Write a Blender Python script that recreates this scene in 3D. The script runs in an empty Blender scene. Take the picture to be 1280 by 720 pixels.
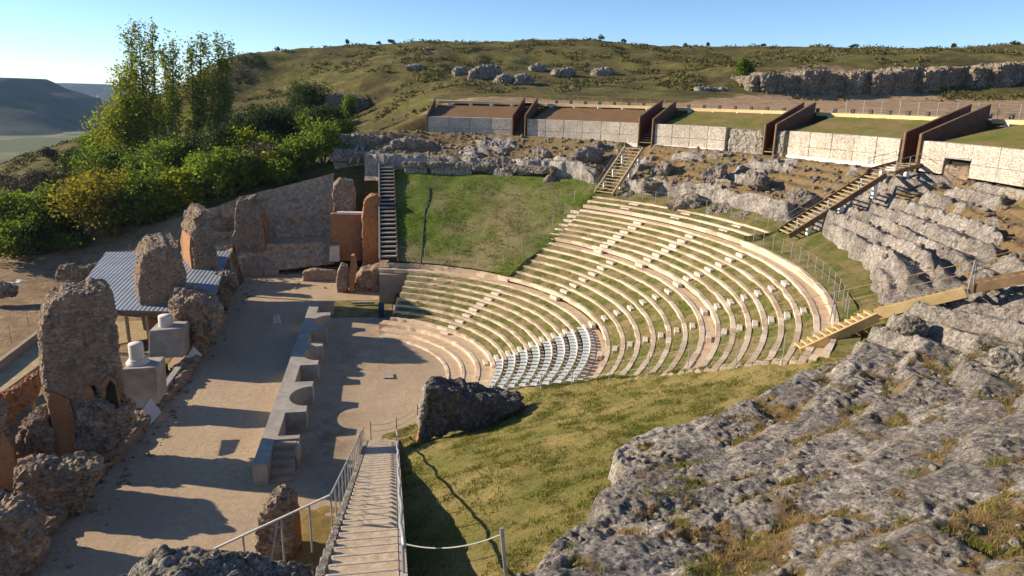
import bpy, bmesh, math, random
import numpy as np
from mathutils import Vector, Matrix
random.seed(7); RNG = np.random.default_rng(11)
sc = bpy.context.scene
COL = sc.collection
PI = math.pi
rad = math.radians

# ------------------------------------------------------------------ camera (measured from the seat rings)
CAM = np.array([5.1413, -49.0646, 20.0]); FPX = 879.43
RT = np.array([0.98517951, -0.17046228, 0.01907735]); UP = np.array([0.02704461, 0.26419953, 0.96408879]); FW = np.array([0.16938101, 0.94928458, -0.26489405])
def ray(u, v): return FW + ((u - 640) * RT - (v - 360) * UP) / FPX
def Uz(u, v, z):
    d = ray(u, v); return CAM + d * (z - CAM[2]) / d[2]
def Uy(u, v, y):
    d = ray(u, v); return CAM + d * (y - CAM[1]) / d[1]
def Ux(u, v, x):
    d = ray(u, v); return CAM + d * (x - CAM[0]) / d[0]
def Ur(u, v, R):
    d = ray(u, v); a = d[0]**2 + d[1]**2; b = 2 * (CAM[0]*d[0] + CAM[1]*d[1]); c = CAM[0]**2 + CAM[1]**2 - R*R
    return CAM + d * (-b + math.sqrt(b*b - 4*a*c)) / (2*a)
def Ud(u, v, D): d = ray(u, v); return CAM + d / np.linalg.norm(d) * D
def Up(u, v, P, n):
    d = ray(u, v); n = np.array(n, float); return CAM + d * ((np.array(P) - CAM) @ n) / (d @ n)

# ------------------------------------------------------------------ noise
def _h(ix, iy, iz, s):
    h = (ix.astype(np.uint32) * np.uint32(374761393) + iy.astype(np.uint32) * np.uint32(668265263) + iz.astype(np.uint32) * np.uint32(2147483647) + np.uint32(s * 974711 + 13))
    h = (h ^ (h >> np.uint32(13))) * np.uint32(1274126177); h = (h ^ (h >> np.uint32(15))) * np.uint32(2246822519)
    return h ^ (h >> np.uint32(16))
def gnoise(P, s=0):
    P = np.asarray(P, float); i = np.floor(P).astype(np.int64); f = P - i; w = f * f * f * (f * (f * 6 - 15) + 10)
    out = np.zeros(len(P))
    for dx in (0, 1):
        for dy in (0, 1):
            for dz in (0, 1):
                h = _h(i[:, 0] + dx, i[:, 1] + dy, i[:, 2] + dz, s)
                gx = (h & 1023) / 511.5 - 1; gy = ((h >> np.uint32(10)) & 1023) / 511.5 - 1; gz = ((h >> np.uint32(20)) & 1023) / 511.5 - 1
                d = gx * (f[:, 0] - dx) + gy * (f[:, 1] - dy) + gz * (f[:, 2] - dz)
                out += d * (w[:, 0] if dx else 1 - w[:, 0]) * (w[:, 1] if dy else 1 - w[:, 1]) * (w[:, 2] if dz else 1 - w[:, 2])
    return out * 1.3
def fbm(P, o=4, s=0, g=.5):
    P = np.asarray(P, float); t = 0; a = 1
    for k in range(o): t = t + a * gnoise(P * 2**k + k * 17.3, s + k); a *= g
    return t
def ridged(P, o=3, s=0):
    P = np.asarray(P, float); t = 0; a = 1
    for k in range(o): t = t + a * (1 - 2.2 * np.abs(gnoise(P * 2**k + k * 9.1, s + k))); a *= .5
    return t
def worley(x, y, s=0):
    x = np.asarray(x, float); y = np.asarray(y, float); ix = np.floor(x).astype(np.int64); iy = np.floor(y).astype(np.int64)
    f1 = np.full(x.shape, 9.); f2 = np.full(x.shape, 9.); idv = np.zeros(x.shape)
    for dx in (-1, 0, 1):
        for dy in (-1, 0, 1):
            h = _h(ix + dx, iy + dy, ix*0, s); px = ix + dx + (h & 1023)/1023.; py = iy + dy + ((h >> np.uint32(10)) & 1023)/1023.; v = ((h >> np.uint32(20)) & 1023)/1023.
            d = np.hypot(px - x, py - y); c = d < f1; f2 = np.where(c, f1, np.minimum(f2, d)); f1 = np.where(c, d, f1); idv = np.where(c, v, idv)
    return f1, f2, idv
def sstep(x, a, b):
    t = np.clip((x - a) / (b - a), 0, 1); return t * t * (3 - 2 * t)
def P3(x, y, z=0): return np.stack([np.asarray(x, float), np.asarray(y, float), np.zeros_like(np.asarray(x, float)) + z], -1)

# ------------------------------------------------------------------ objects
def tag(o, label, cat=None, group=None, kind=None):
    o['label'] = label
    if cat: o['category'] = cat
    if group: o['group'] = group
    o['kind'] = kind or 'thing'
    return o
def thing(name, label, cat, loc, group=None):
    o = bpy.data.objects.new(name, None); COL.objects.link(o); o.location = loc; o.empty_display_size = .3
    return tag(o, label, cat, group)
def mesh_from(name, V, F, mat, smooth=False, mats=None, mi=None):
    me = bpy.data.meshes.new(name)
    V = np.asarray(V, np.float32)
    if isinstance(F, np.ndarray):
        n, k = F.shape
        me.vertices.add(len(V)); me.vertices.foreach_set('co', V.ravel())
        me.loops.add(n * k); me.loops.foreach_set('vertex_index', F.astype(np.int32).ravel())
        me.polygons.add(n); me.polygons.foreach_set('loop_start', np.arange(0, n * k, k, dtype=np.int32))
        me.polygons.foreach_set('loop_total', np.full(n, k, np.int32))
    else:
        me.from_pydata([tuple(map(float, v)) for v in V], [], [tuple(map(int, f)) for f in F])
    me.update(calc_edges=True)
    for m in (mats or [mat]): me.materials.append(m)
    if mi is not None: me.polygons.foreach_set('material_index', np.asarray(mi, np.int32))
    if smooth: me.polygons.foreach_set('use_smooth', np.ones(len(me.polygons), bool))
    return me
def put(name, V, F, mat, parent=None, smooth=False, base=None, **k):
    """V in world coordinates; linked under parent, or top-level with its origin at base (default: at the foot of the mesh)."""
    V = np.asarray(V, float)
    if parent is not None:
        root = parent if parent.parent is None else parent.parent
        off = np.array(root.location)
        if root.type == 'MESH' or root.type == 'EMPTY': pass
    else:
        off = np.array([(V[:, 0].min() + V[:, 0].max()) / 2, (V[:, 1].min() + V[:, 1].max()) / 2, V[:, 2].min()]) if base is None else np.array(base, float)
    me = mesh_from(name, V - off, F, mat, smooth, **k)
    o = bpy.data.objects.new(name, me); COL.objects.link(o)
    if parent is not None: o.parent = parent
    else: o.location = off
    return o
def struct(name, V, F, mat, label, cat='ground', smooth=True, kind='structure'):
    o = put(name, V, F, mat, None, smooth, base=(0, 0, 0)); return tag(o, label, cat, None, kind)

class MB:
    """collects simple solids in world coordinates"""
    def __init__(s): s.V = []; s.F = []
    def add(s, V, F):
        n = len(s.V); s.V += [tuple(v) for v in V]; s.F += [tuple(i + n for i in f) for f in F]; return s
    def box(s, c, size, ax=None, bev=0):
        c = np.array(c, float); h = np.array(size, float) / 2; A = np.eye(3) if ax is None else np.array(ax, float)
        V = [c + A.T @ (h * np.array(q)) for q in ((-1,-1,-1),(1,-1,-1),(1,1,-1),(-1,1,-1),(-1,-1,1),(1,-1,1),(1,1,1),(-1,1,1))]
        return s.add(V, [(0,3,2,1),(4,5,6,7),(0,1,5,4),(1,2,6,5),(2,3,7,6),(3,0,4,7)])
    def beam(s, a, b, w, h, up=(0, 0, 1)):
        a = np.array(a, float); b = np.array(b, float); x = b - a; L = np.linalg.norm(x); x /= L
        y = np.cross(up, x); ny = np.linalg.norm(y); y = np.array([0, 1, 0.]) if ny < 1e-6 else y / ny
        z = np.cross(x, y); return s.box((a + b) / 2, (L, w, h), np.array([x, y, z]))
    def tube(s, pts, r, n=6):
        pts = [np.array(p, float) for p in pts]; V = []; F = []
        rs = r if isinstance(r, (list, tuple, np.ndarray)) else [r] * len(pts)
        for i, p in enumerate(pts):
            t = pts[min(i + 1, len(pts) - 1)] - pts[max(i - 1, 0)]; t = t / (np.linalg.norm(t) + 1e-9)
            a = np.cross(t, (0, 0, 1.)); a = np.array([1., 0, 0]) if np.linalg.norm(a) < 1e-3 else a / np.linalg.norm(a); b = np.cross(t, a)
            for k in range(n): V.append(p + rs[i] * (math.cos(2*PI*k/n) * a + math.sin(2*PI*k/n) * b))
        for i in range(len(pts) - 1):
            for k in range(n): F.append((i*n+k, i*n+(k+1) % n, (i+1)*n+(k+1) % n, (i+1)*n+k))
        F.append(tuple(range(n-1, -1, -1))); F.append(tuple(range((len(pts)-1)*n, len(pts)*n)))
        return s.add(V, F)
    def prism(s, poly, d):
        """planar polygon (world points) pushed along d"""
        n = len(poly); d = np.array(d, float); V = [np.array(p, float) for p in poly] + [np.array(p, float) + d for p in poly]
        return s.add(V, [tuple(range(n)), tuple(range(2*n-1, n-1, -1))] + [(i, i+n, (i+1) % n + n, (i+1) % n) for i in range(n)])
    def lathe(s, c, prof, n=20):
        c = np.array(c, float); V = []; F = []; m = len(prof)
        for (r, z) in prof:
            for k in range(n): V.append(c + (r*math.cos(2*PI*k/n), r*math.sin(2*PI*k/n), z))
        for i in range(m-1):
            for k in range(n): F.append((i*n+k, i*n+(k+1) % n, (i+1)*n+(k+1) % n, (i+1)*n+k))
        F.append(tuple(range(n-1, -1, -1))); F.append(tuple(range((m-1)*n, m*n)))
        return s.add(V, F)
    def put(s, name, mat, parent=None, smooth=False, fix=True, base=None, bevel=0):
        o = put(name, np.array(s.V), s.F, mat, parent, smooth, base)
        if fix or bevel:
            bm = bmesh.new(); bm.from_mesh(o.data); bmesh.ops.recalc_face_normals(bm, faces=bm.faces)
            if bevel: bmesh.ops.bevel(bm, geom=list(bm.edges), offset=bevel, segments=1, affect='EDGES')
            bm.to_mesh(o.data); bm.free()
        return o
def remesh(V, F, voxel):
    me = bpy.data.meshes.new('tmp'); me.from_pydata([tuple(map(float, v)) for v in V], [], F)
    bm = bmesh.new(); bm.from_mesh(me); bmesh.ops.recalc_face_normals(bm, faces=bm.faces); bm.to_mesh(me); bm.free()
    o = bpy.data.objects.new('tmp', me); COL.objects.link(o)
    m = o.modifiers.new('r', 'REMESH'); m.mode = 'VOXEL'; m.voxel_size = voxel
    dg = bpy.context.evaluated_depsgraph_get(); dg.update()
    ev = o.evaluated_get(dg); m2 = ev.to_mesh()
    n = len(m2.vertices); co = np.empty(n*3, np.float32); m2.vertices.foreach_get('co', co); no = np.empty(n*3, np.float32); m2.vertex_normals.foreach_get('vector', no)
    Fq = [tuple(p.vertices) for p in m2.polygons]
    ev.to_mesh_clear(); bpy.data.objects.remove(o); bpy.data.meshes.remove(me)
    return co.reshape(-1, 3).astype(float), no.reshape(-1, 3).astype(float), Fq
def rocky(mb, name, mat, parent=None, voxel=.2, amp=.25, scale=1.0, fine=.08, seed=0, sharp=True, base=None):
    V, N, F = remesh(mb.V, mb.F, voxel)
    d = amp * fbm(V / (scale * 1.6), 3, seed) + fine * (ridged(V / (scale * .45), 2, seed + 31) - .6)
    J = np.stack([fbm(V / scale + 5, 2, seed + 7), fbm(V / scale + 9, 2, seed + 8), fbm(V / scale + 13, 2, seed + 9)], -1)
    V = V + N * d[:, None] + J * (amp * .5)
    return put(name, V, F, mat, parent, not sharp, base)
def boulder(c, size, seed, mat, name='boulder', parent=None, rot=0., sub=4, flat=True, amp=.22):
    bm = bmesh.new(); bmesh.ops.create_icosphere(bm, subdivisions=sub, radius=1.0)
    V = np.array([v.co for v in bm.verts]); F = [tuple(v.index for v in f.verts) for f in bm.faces]; bm.free()
    rg = np.random.default_rng(seed)
    for k in range(9):
        n = rg.normal(size=3); n /= np.linalg.norm(n); h = rg.uniform(.55, .85)
        d = V @ n; V = V - np.outer(np.maximum(d - h, 0), n) * .85
    n = V / np.linalg.norm(V, axis=1, keepdims=True)
    V = V + n * (amp * fbm(V * 1.5 + seed * 3.7, 3, seed % 97) + .07 * ridged(V * 4 + seed, 2, seed % 89) - .05)[:, None]
    V = V * np.array(size)
    ca, sa = math.cos(rot), math.sin(rot); V = V @ np.array([[ca, sa, 0], [-sa, ca, 0], [0, 0, 1]])
    return put(name, V + np.array(c), F, mat, parent, not flat)
def copyto(o, loc, rz=0., label=None, group=None):
    r = o.copy(); COL.objects.link(r); r.location = loc; r.rotation_euler = (0, 0, rz)
    if label: r['label'] = label
    if group: r['group'] = group
    for ch in list(o.children):
        c = ch.copy(); COL.objects.link(c); c.parent = r
        for g in ch.children:
            d = g.copy(); COL.objects.link(d); d.parent = c
    return r
def polar_sheet(th0, th1, nth, nr, rin, rout, zf, warp=None):
    th = np.linspace(rad(th0), rad(th1), nth); t = np.linspace(0, 1, nr)
    R0 = np.array([rin(math.degrees(a)) for a in th]); R1 = np.array([rout(math.degrees(a)) for a in th])
    R = R0[:, None] + (R1 - R0)[:, None] * t[None, :]; T = np.repeat(th[:, None], nr, 1)
    x = (R * np.cos(T)).ravel(); y = (R * np.sin(T)).ravel(); z = zf(x, y, R.ravel(), np.degrees(T).ravel())
    i = np.arange(nth - 1)[:, None] * nr + np.arange(nr - 1)[None, :]; i = i.ravel()
    F = np.stack([i, i + nr, i + nr + 1, i + 1], -1)[:, ::-1]
    return np.stack([x, y, z], -1), F[:, ::-1]
def rect_sheet(x0, x1, y0, y1, d, zf):
    xs = np.linspace(x0, x1, max(2, int((x1-x0)/d)+1)); ys = np.linspace(y0, y1, max(2, int((y1-y0)/d)+1))
    X, Y = np.meshgrid(xs, ys, indexing='ij'); ny = len(ys); x = X.ravel(); y = Y.ravel()
    i = (np.arange(len(xs)-1)[:, None]*ny + np.arange(ny-1)[None, :]).ravel()
    return np.stack([x, y, zf(x, y)], -1), np.stack([i, i+ny, i+ny+1, i+1], -1)
def setattr_col(o, name, A):
    a = o.data.attributes.new(name, 'FLOAT', 'POINT'); a.data.foreach_set('value', np.asarray(A, np.float32))

# ------------------------------------------------------------------ materials
class NT:
    def __init__(s, name):
        s.m = bpy.data.materials.new(name); s.m.use_nodes = True; s.t = s.m.node_tree; s.b = s.t.nodes['Principled BSDF']; s.out = s.t.nodes['Material Output']
        s.tc = s.t.nodes.new('ShaderNodeTexCoord')
    def n(s, t, **k):
        q = s.t.nodes.new(t)
        for a, b in k.items(): setattr(q, a, b)
        return q
    def l(s, a, b): s.t.links.new(a, b)
    def noise(s, scale, detail=6, rough=.6, dist=0, vec=None):
        q = s.n('ShaderNodeTexNoise'); q.inputs['Scale'].default_value = scale; q.inputs['Detail'].default_value = detail; q.inputs['Roughness'].default_value = rough; q.inputs['Distortion'].default_value = dist
        s.l(vec or s.tc.outputs['Object'], q.inputs['Vector']); return q.outputs['Fac']
    def vor(s, scale, feature='F1', vec=None, rnd=1):
        q = s.n('ShaderNodeTexVoronoi', feature=feature); q.inputs['Scale'].default_value = scale; q.inputs['Randomness'].default_value = rnd
        s.l(vec or s.tc.outputs['Object'], q.inputs['Vector']); return q
    def ramp(s, fac, stops):
        q = s.n('ShaderNodeValToRGB'); e = q.color_ramp.elements
        while len(e) < len(stops): e.new(.5)
        for k, (p, c) in enumerate(stops):
            e[k].position = p; e[k].color = (c, c, c, 1) if isinstance(c, (int, float)) else (*c, 1)
        s.l(fac, q.inputs['Fac']); return q.outputs['Color']
    def mix(s, fac, a, b, mode='MIX'):
        q = s.n('ShaderNodeMix', data_type='RGBA', blend_type=mode)
        for inp, v in ((q.inputs[0], fac), (q.inputs[6], a), (q.inputs[7], b)):
            if hasattr(v, 'links'): s.l(v, inp)
            elif isinstance(v, (int, float)): inp.default_value = v if inp == q.inputs[0] else (v, v, v, 1)
            else: inp.default_value = (*v, 1)
        return q.outputs[2]
    def math(s, op, a, b=0.):
        q = s.n('ShaderNodeMath', operation=op)
        for inp, v in ((q.inputs[0], a), (q.inputs[1], b)):
            if hasattr(v, 'links'): s.l(v, inp)
            else: inp.default_value = v
        return q.outputs[0]
    def attr(s, name):
        q = s.n('ShaderNodeAttribute'); q.attribute_name = name; return q.outputs['Fac']
    def col(s, c): s.l(c, s.b.inputs['Base Color']) if hasattr(c, 'links') else setattr(s.b.inputs['Base Color'], 'default_value', (*c, 1))
    def bump(s, h, dist=.05, strength=1., prev=None):
        q = s.n('ShaderNodeBump'); q.inputs['Distance'].default_value = dist; q.inputs['Strength'].default_value = strength; s.l(h, q.inputs['Height'])
        if prev: s.l(prev, q.inputs['Normal'])
        s.l(q.outputs['Normal'], s.b.inputs['Normal']); return q.outputs['Normal']
    def done(s, rough=.9, spec=.2, metal=0.):
        s.b.inputs['Roughness'].default_value = rough; s.b.inputs['Specular IOR Level'].default_value = spec; s.b.inputs['Metallic'].default_value = metal
        return s.m
def simple(name, c0, c1, scale=3., bump=.02, bs=20., rough=.85, spec=.2, metal=0., lo=.35, hi=.65):
    k = NT(name); k.col(k.ramp(k.noise(scale, 8, .65), [(lo, c0), (hi, c1)]))
    if bump: k.bump(k.noise(bs, 6, .7), bump)
    return k.done(rough, spec, metal)

def rock_mat(name, tint=(1, 1, 1), soil=True, lichen=.68, hi=.62, sc_=1.):
    k = NT(name)
    a = k.noise(.30*sc_, 9, .68, .6); b = k.noise(3.2*sc_, 10, .75, .5); c = k.noise(14*sc_, 8, .75)
    base = k.ramp(b, [(.28, tuple(.17*t for t in tint)), (.42, tuple(.30*t for t in tint)), (.56, tuple(.42*t for t in tint)), (.72, tuple(hi*t for t in (1, .97, .91)))])
    dark = k.ramp(a, [(.42, 0.), (.60, lichen)])
    base = k.mix(dark, base, (.125, .108, .098))
    sp = k.ramp(c, [(.34, .35), (.5, 1.), (.66, 1.5)])
    base = k.mix(1., base, sp, 'MULTIPLY')
    ox = k.ramp(k.noise(1.1*sc_, 6, .6), [(.58, 0.), (.72, .5)]); base = k.mix(ox, base, tuple(q*t for q, t in zip((.36, .25, .13), tint)))
    pv = k.vor(5.5*sc_, vec=None); pits = k.ramp(k.math('ADD', pv.outputs['Distance'], k.math('MULTIPLY', k.math('SUBTRACT', c, .5), .5)), [(.12, .30), (.30, 1.)]); base = k.mix(.85, base, pits, 'MULTIPLY')
    wl = k.ramp(k.noise(26*sc_, 5, .8), [(.57, 0.), (.66, .7)]); base = k.mix(wl, base, tuple(min(.8, .60*t) for t in tint))
    s2 = k.ramp(k.noise(4.2*sc_, 12, .82, .35), [(.36, .26), (.47, .8), (.56, 1.15), (.66, 1.75)]); base = k.mix(1., base, s2, 'MULTIPLY')
    if soil:
        v = k.attr('veg'); n2 = k.noise(7, 6, .7)
        vv = k.ramp(k.math('ADD', v, k.math('MULTIPLY', k.math('SUBTRACT', n2, .5), .9)), [(.42, 0.), (.62, 1.)])
        sc2 = k.ramp(k.noise(1.3, 6, .65), [(.3, (.15, .10, .06)), (.45, (.30, .20, .105)), (.58, (.27, .21, .09)), (.72, (.13, .145, .035))])
        sc2 = k.mix(1., sc2, k.ramp(c, [(.3, .5), (.7, 1.5)]), 'MULTIPLY')
        base = k.mix(vv, base, sc2)
    k.col(base)
    h = k.math('ADD', k.math('MULTIPLY', b, .6), k.math('MULTIPLY', c, .4))
    n1 = k.bump(k.noise(2.2*sc_, 12, .85, .6), .30, 1.); k.bump(h, .14, 1., n1)
    return k.done(.95, .1)
def grass_mat(name, g0, g1, dry, soil, s=.35, bias=0., attr=None):
    k = NT(name)
    big = k.noise(s, 6, .6, .3); med = k.noise(2.5, 8, .7); fin = k.noise(16, 8, .8)
    c = k.ramp(med, [(.3, g0), (.6, g1)])
    f = k.ramp(big, [(.42 + bias, 0.), (.64 + bias, 1.)])
    if attr:
        f = k.math('MINIMUM', k.math('ADD', f, k.attr(attr)), 1.)
    c = k.mix(k.math('MULTIPLY', f, .85), c, k.ramp(k.noise(5, 6, .7), [(.3, soil), (.6, dry)]))
    c = k.mix(1., c, k.ramp(fin, [(.3, .45), (.5, 1.), (.7, 1.5)]), 'MULTIPLY')
    k.col(c); n = k.bump(k.noise(2.4, 8, .75), .12); k.bump(fin, .07, 1., n)
    return k.done(.95, .1)

MT = {}
MT['rock'] = rock_mat('limestone_rock', (1.40, 1.25, 1.08), lichen=.66)
MT['rock_plain'] = rock_mat('limestone_block', (1.02, .86, .68), soil=False, lichen=.55)
MT['rock_pale'] = rock_mat('pale_limestone', (1.25, 1.12, .92), soil=False, lichen=.15, hi=.6)
MT['rock_dark'] = rock_mat('dark_weathered_masonry', (.62, .56, .52), soil=False, lichen=.75, hi=.36)
MT['cliff'] = rock_mat('cliff_limestone', (.90, .72, .52), soil=False, lichen=.6, sc_=.7)
MT['outcrop'] = rock_mat('outcrop_limestone', (.98, .88, .74), soil=False, lichen=.6, sc_=.8)
def rubble():
    k = NT('rubble_masonry'); mp = k.n('ShaderNodeMapping'); mp.inputs['Scale'].default_value = (1, 1, 1.9); k.l(k.tc.outputs['Object'], mp.inputs['Vector']); v = k.vor(6.0, vec=mp.outputs['Vector']); c = k.noise(1.0, 8, .7)
    st = k.ramp(v.outputs['Color'], [(.1, (.20, .145, .10)), (.5, (.33, .25, .175)), (.85, (.47, .38, .28))])
    st = k.mix(k.ramp(c, [(.42, 0.), (.68, .8)]), st, (.13, .105, .09))
    st = k.mix(k.ramp(k.noise(.55, 6, .65), [(.47, 0.), (.62, .8)]), st, (.32, .225, .145)); st = k.mix(k.ramp(k.noise(.9, 6, .7, .5), [(.56, 0.), (.66, .8)]), st, (.09, .075, .065))
    st = k.mix(1., st, k.ramp(k.noise(22, 6, .8), [(.3, .5), (.7, 1.4)]), 'MULTIPLY'); k.col(st)
    n = k.bump(v.outputs['Distance'], .05, 1.); k.bump(k.noise(9, 8, .8), .06, 1., n); return k.done(.95, .1)
MT['rubble'] = rubble()
def brick():
    k = NT('orange_brick'); q = k.n('ShaderNodeTexBrick'); q.inputs['Scale'].default_value = 1; q.inputs['Brick Width'].default_value = .30; q.inputs['Row Height'].default_value = .085; q.inputs['Mortar Size'].default_value = .012
    sx = k.n('ShaderNodeSeparateXYZ'); k.l(k.tc.outputs['Object'], sx.inputs[0]); cx = k.n('ShaderNodeCombineXYZ'); k.l(k.math('ADD', sx.outputs[0], sx.outputs[1]), cx.inputs[0]); k.l(sx.outputs[2], cx.inputs[1]); k.l(cx.outputs[0], q.inputs['Vector'])
    q.inputs['Color1'].default_value = (.37, .16, .065, 1); q.inputs['Color2'].default_value = (.29, .115, .045, 1); q.inputs['Mortar'].default_value = (.36, .22, .12, 1)
    c = k.mix(k.ramp(k.noise(1.6, 8, .7), [(.4, 0.), (.65, .7)]), q.outputs['Color'], (.42, .24, .12))
    c = k.mix(1., c, k.ramp(k.noise(11, 8, .75), [(.3, .55), (.7, 1.25)]), 'MULTIPLY'); k.col(c)
    k.bump(k.noise(14, 8, .8), .04); return k.done(.9, .15)
MT['brick'] = brick()
def gabion():
    k = NT('gabion_stones'); v = k.vor(7.5); e = k.vor(7.5, 'DISTANCE_TO_EDGE')
    c = k.ramp(v.outputs['Color'], [(.05, (.54, .44, .32)), (.35, (.70, .61, .48)), (.7, (.80, .75, .65)), (.95, (.62, .55, .46))])
    c = k.mix(k.ramp(e.outputs['Distance'], [(.0, .7), (.10, 0.)]), c, (.17, .13, .09))
    c = k.mix(1., c, k.ramp(k.noise(.5, 5, .6), [(.35, .8), (.65, 1.1)]), 'MULTIPLY'); k.col(c)
    k.bump(k.ramp(e.outputs['Distance'], [(0., 0.), (.14, 1.)]), .05); return k.done(.9, .15)
MT['gabion'] = gabion()
MT['corten'] = simple('weathering_steel', (.085, .035, .018), (.17, .070, .032), 1.5, .01, 30, .7, .3)
MT['timber'] = simple('weathered_timber', (.30, .22, .12), (.46, .36, .21), 2.2, .012, 26, .8)
MT['timber_yellow'] = simple('yellow_timber', (.38, .27, .115), (.52, .38, .19), 1.2, .012, 24, .75)
MT['timber_brown'] = simple('brown_timber', (.12, .075, .04), (.20, .13, .07), 1.6, .012, 24, .8)
MT['walk_edge'] = simple('walkway_timber', (.56, .42, .20), (.66, .52, .28), .8, .01, 24, .8)
MT['concrete'] = simple('grey_concrete', (.26, .23, .195), (.38, .345, .30), 1.3, .01, 30, .85)
MT['concrete_brown'] = simple('brown_concrete', (.30, .225, .165), (.38, .30, .22), 1.1, .012, 24, .85)
MT['white'] = simple('white_concrete', (.66, .64, .60), (.78, .76, .72), 1., .01, 20, .8)
MT['marble'] = simple('pale_marble', (.50, .47, .42), (.66, .63, .57), 2., .02, 16, .6)
def seatmat(name, c0, c1):
    k = NT(name); g = k.n('ShaderNodeNewGeometry'); sx = k.n('ShaderNodeSeparateXYZ'); k.l(g.outputs['Position'], sx.inputs[0])
    an = k.math('MULTIPLY', k.math('ARCTAN2', sx.outputs[1], sx.outputs[0]), 20.); rr = k.math('ROUND', k.math('MULTIPLY', sx.outputs[2], 2.9)); an = k.math('ADD', an, k.math('MULTIPLY', rr, .37))
    fr = k.math('FRACT', an); cx = k.n('ShaderNodeCombineXYZ'); k.l(k.math('FLOOR', an), cx.inputs[0]); k.l(rr, cx.inputs[1])
    wn = k.n('ShaderNodeTexWhiteNoise', noise_dimensions='2D'); k.l(cx.outputs[0], wn.inputs['Vector'])
    c = k.ramp(k.math('ADD', k.math('MULTIPLY', wn.outputs['Value'], .55), k.math('MULTIPLY', k.noise(2.6, 8, .7), .5)), [(.2, c0), (.75, c1)])
    j = k.ramp(fr, [(0., .25), (.035, 1.)]); c = k.mix(.75, c, j, 'MULTIPLY'); c = k.mix(k.ramp(k.noise(1.4, 8, .75), [(.55, 0.), (.7, .6)]), c, (.26, .20, .13))
    k.col(c); k.bump(k.noise(14, 8, .75), .04); return k.done(.88, .15)
MT['seatstone'] = seatmat('seat_limestone', (.42, .31, .21), (.72, .59, .44))
MT['stepstone'] = simple('step_limestone', (.50, .41, .31), (.72, .64, .52), 1.7, .03, 18, .85)
MT['riser'] = simple('riser_stone', (.30, .25, .19), (.44, .37, .28), 2.2, .04, 14, .9)
MT['path'] = simple('sandy_path', (.47, .335, .21), (.60, .46, .31), 1.6, .03, 22, .95, .05)
MT['steel'] = simple('galvanised_steel', (.30, .31, .32), (.42, .43, .44), 6, 0, 1, .5, .4, .6)
MT['rail'] = simple('grey_painted_rail', (.25, .255, .25), (.36, .365, .36), 8, 0, 1, .55, .4)
MT['rust'] = simple('rusty_cable', (.30, .17, .09), (.42, .26, .15), 3, 0, 1, .7)
MT['rope'] = simple('pale_rope', (.30, .31, .27), (.42, .43, .38), 20, 0, 1, .8)
MT['plastic'] = simple('white_plastic', (.50, .53, .50), (.62, .65, .62), 2, 0, 1, .45, .4)
MT['chairleg'] = simple('dark_metal', (.05, .05, .05), (.08, .08, .08), 4, 0, 1, .5)
MT['blue'] = simple('dark_blue_sheet', (.018, .04, .085), (.03, .06, .12), 3, .02, 10, .6)
MT['tarp'] = simple('white_tarp', (.55, .55, .56), (.70, .70, .70), 2, .03, 6, .6)
MT['panel'] = simple('pale_panel', (.58, .56, .55), (.66, .64, .62), 1.5, 0, 1, .5)
MT['bark'] = simple('tree_bark', (.10, .08, .06), (.20, .165, .125), 2.5, .05, 9, .9)
MT['darkhole'] = simple('dark_interior', (.02, .016, .012), (.035, .028, .02), 2, 0, 1, .9)  # near-black; on openings and interiors it paints in their shade
def roofm():
    k = NT('metal_roof'); w = k.n('ShaderNodeTexWave', wave_type='BANDS', bands_direction='X', wave_profile='SIN'); w.inputs['Scale'].default_value = .9; k.l(k.tc.outputs['Object'], w.inputs['Vector'])
    k.col(k.mix(k.ramp(w.outputs['Fac'], [(.0, .16), (.3, 0.)]), k.mix(k.ramp(k.noise(.9, 6, .6), [(.35, 0.), (.65, 1.)]), (.20, .23, .27), (.27, .30, .34)), (.10, .115, .13))); k.bump(w.outputs['Fac'], .03); return k.done(.55, .35, .2)
MT['roof'] = roofm()
def sand():
    k = NT('gravel_floor'); a = k.noise(.16, 6, .6, .5); f = k.noise(24, 8, .85); m = k.noise(3, 8, .7)
    c = k.ramp(m, [(.3, (.39, .285, .18)), (.55, (.51, .385, .25)), (.75, (.58, .46, .325))])
    c = k.mix(k.ramp(a, [(.35, 0.), (.65, .6)]), c, (.37, .28, .20))
    st = k.vor(13); c = k.mix(k.ramp(st.outputs['Distance'], [(.05, .7), (.16, 0.)]), c, (.56, .50, .42))
    c = k.mix(1., c, k.ramp(f, [(.3, .62), (.7, 1.35)]), 'MULTIPLY')
    c = k.mix(k.math('MULTIPLY', k.attr('damp'), k.ramp(k.noise(.8, 8, .75), [(.4, .25), (.6, 1.)])), c, (.13, .095, .065))
    k.col(c); n = k.bump(k.noise(5, 8, .75), .05); k.bump(f, .035, 1., n); return k.done(.95, .08)
MT['sand'] = sand()
MT['grass_near'] = grass_mat('dry_grass_slope', (.085, .11, .018), (.18, .18, .04), (.36, .28, .105), (.25, .185, .075), .22, -.07)
MT['grass_far'] = grass_mat('green_grass_slope', (.06, .11, .014), (.125, .165, .026), (.28, .22, .115), (.20, .15, .08), .20, .06, 'dry')
MT['grass_seat'] = grass_mat('grass_tread', (.08, .115, .018), (.15, .155, .035), (.34, .25, .13), (.26, .18, .10), .9, -.03)
MT['grass_bank'] = grass_mat('embankment_grass', (.09, .13, .02), (.17, .18, .035), (.30, .20, .10), (.22, .14, .07), .35, .0, 'dry')
MT['grass_verge'] = grass_mat('verge_grass', (.06, .085, .016), (.12, .125, .03), (.27, .21, .10), (.16, .115, .05), .6, -.04)
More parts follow.
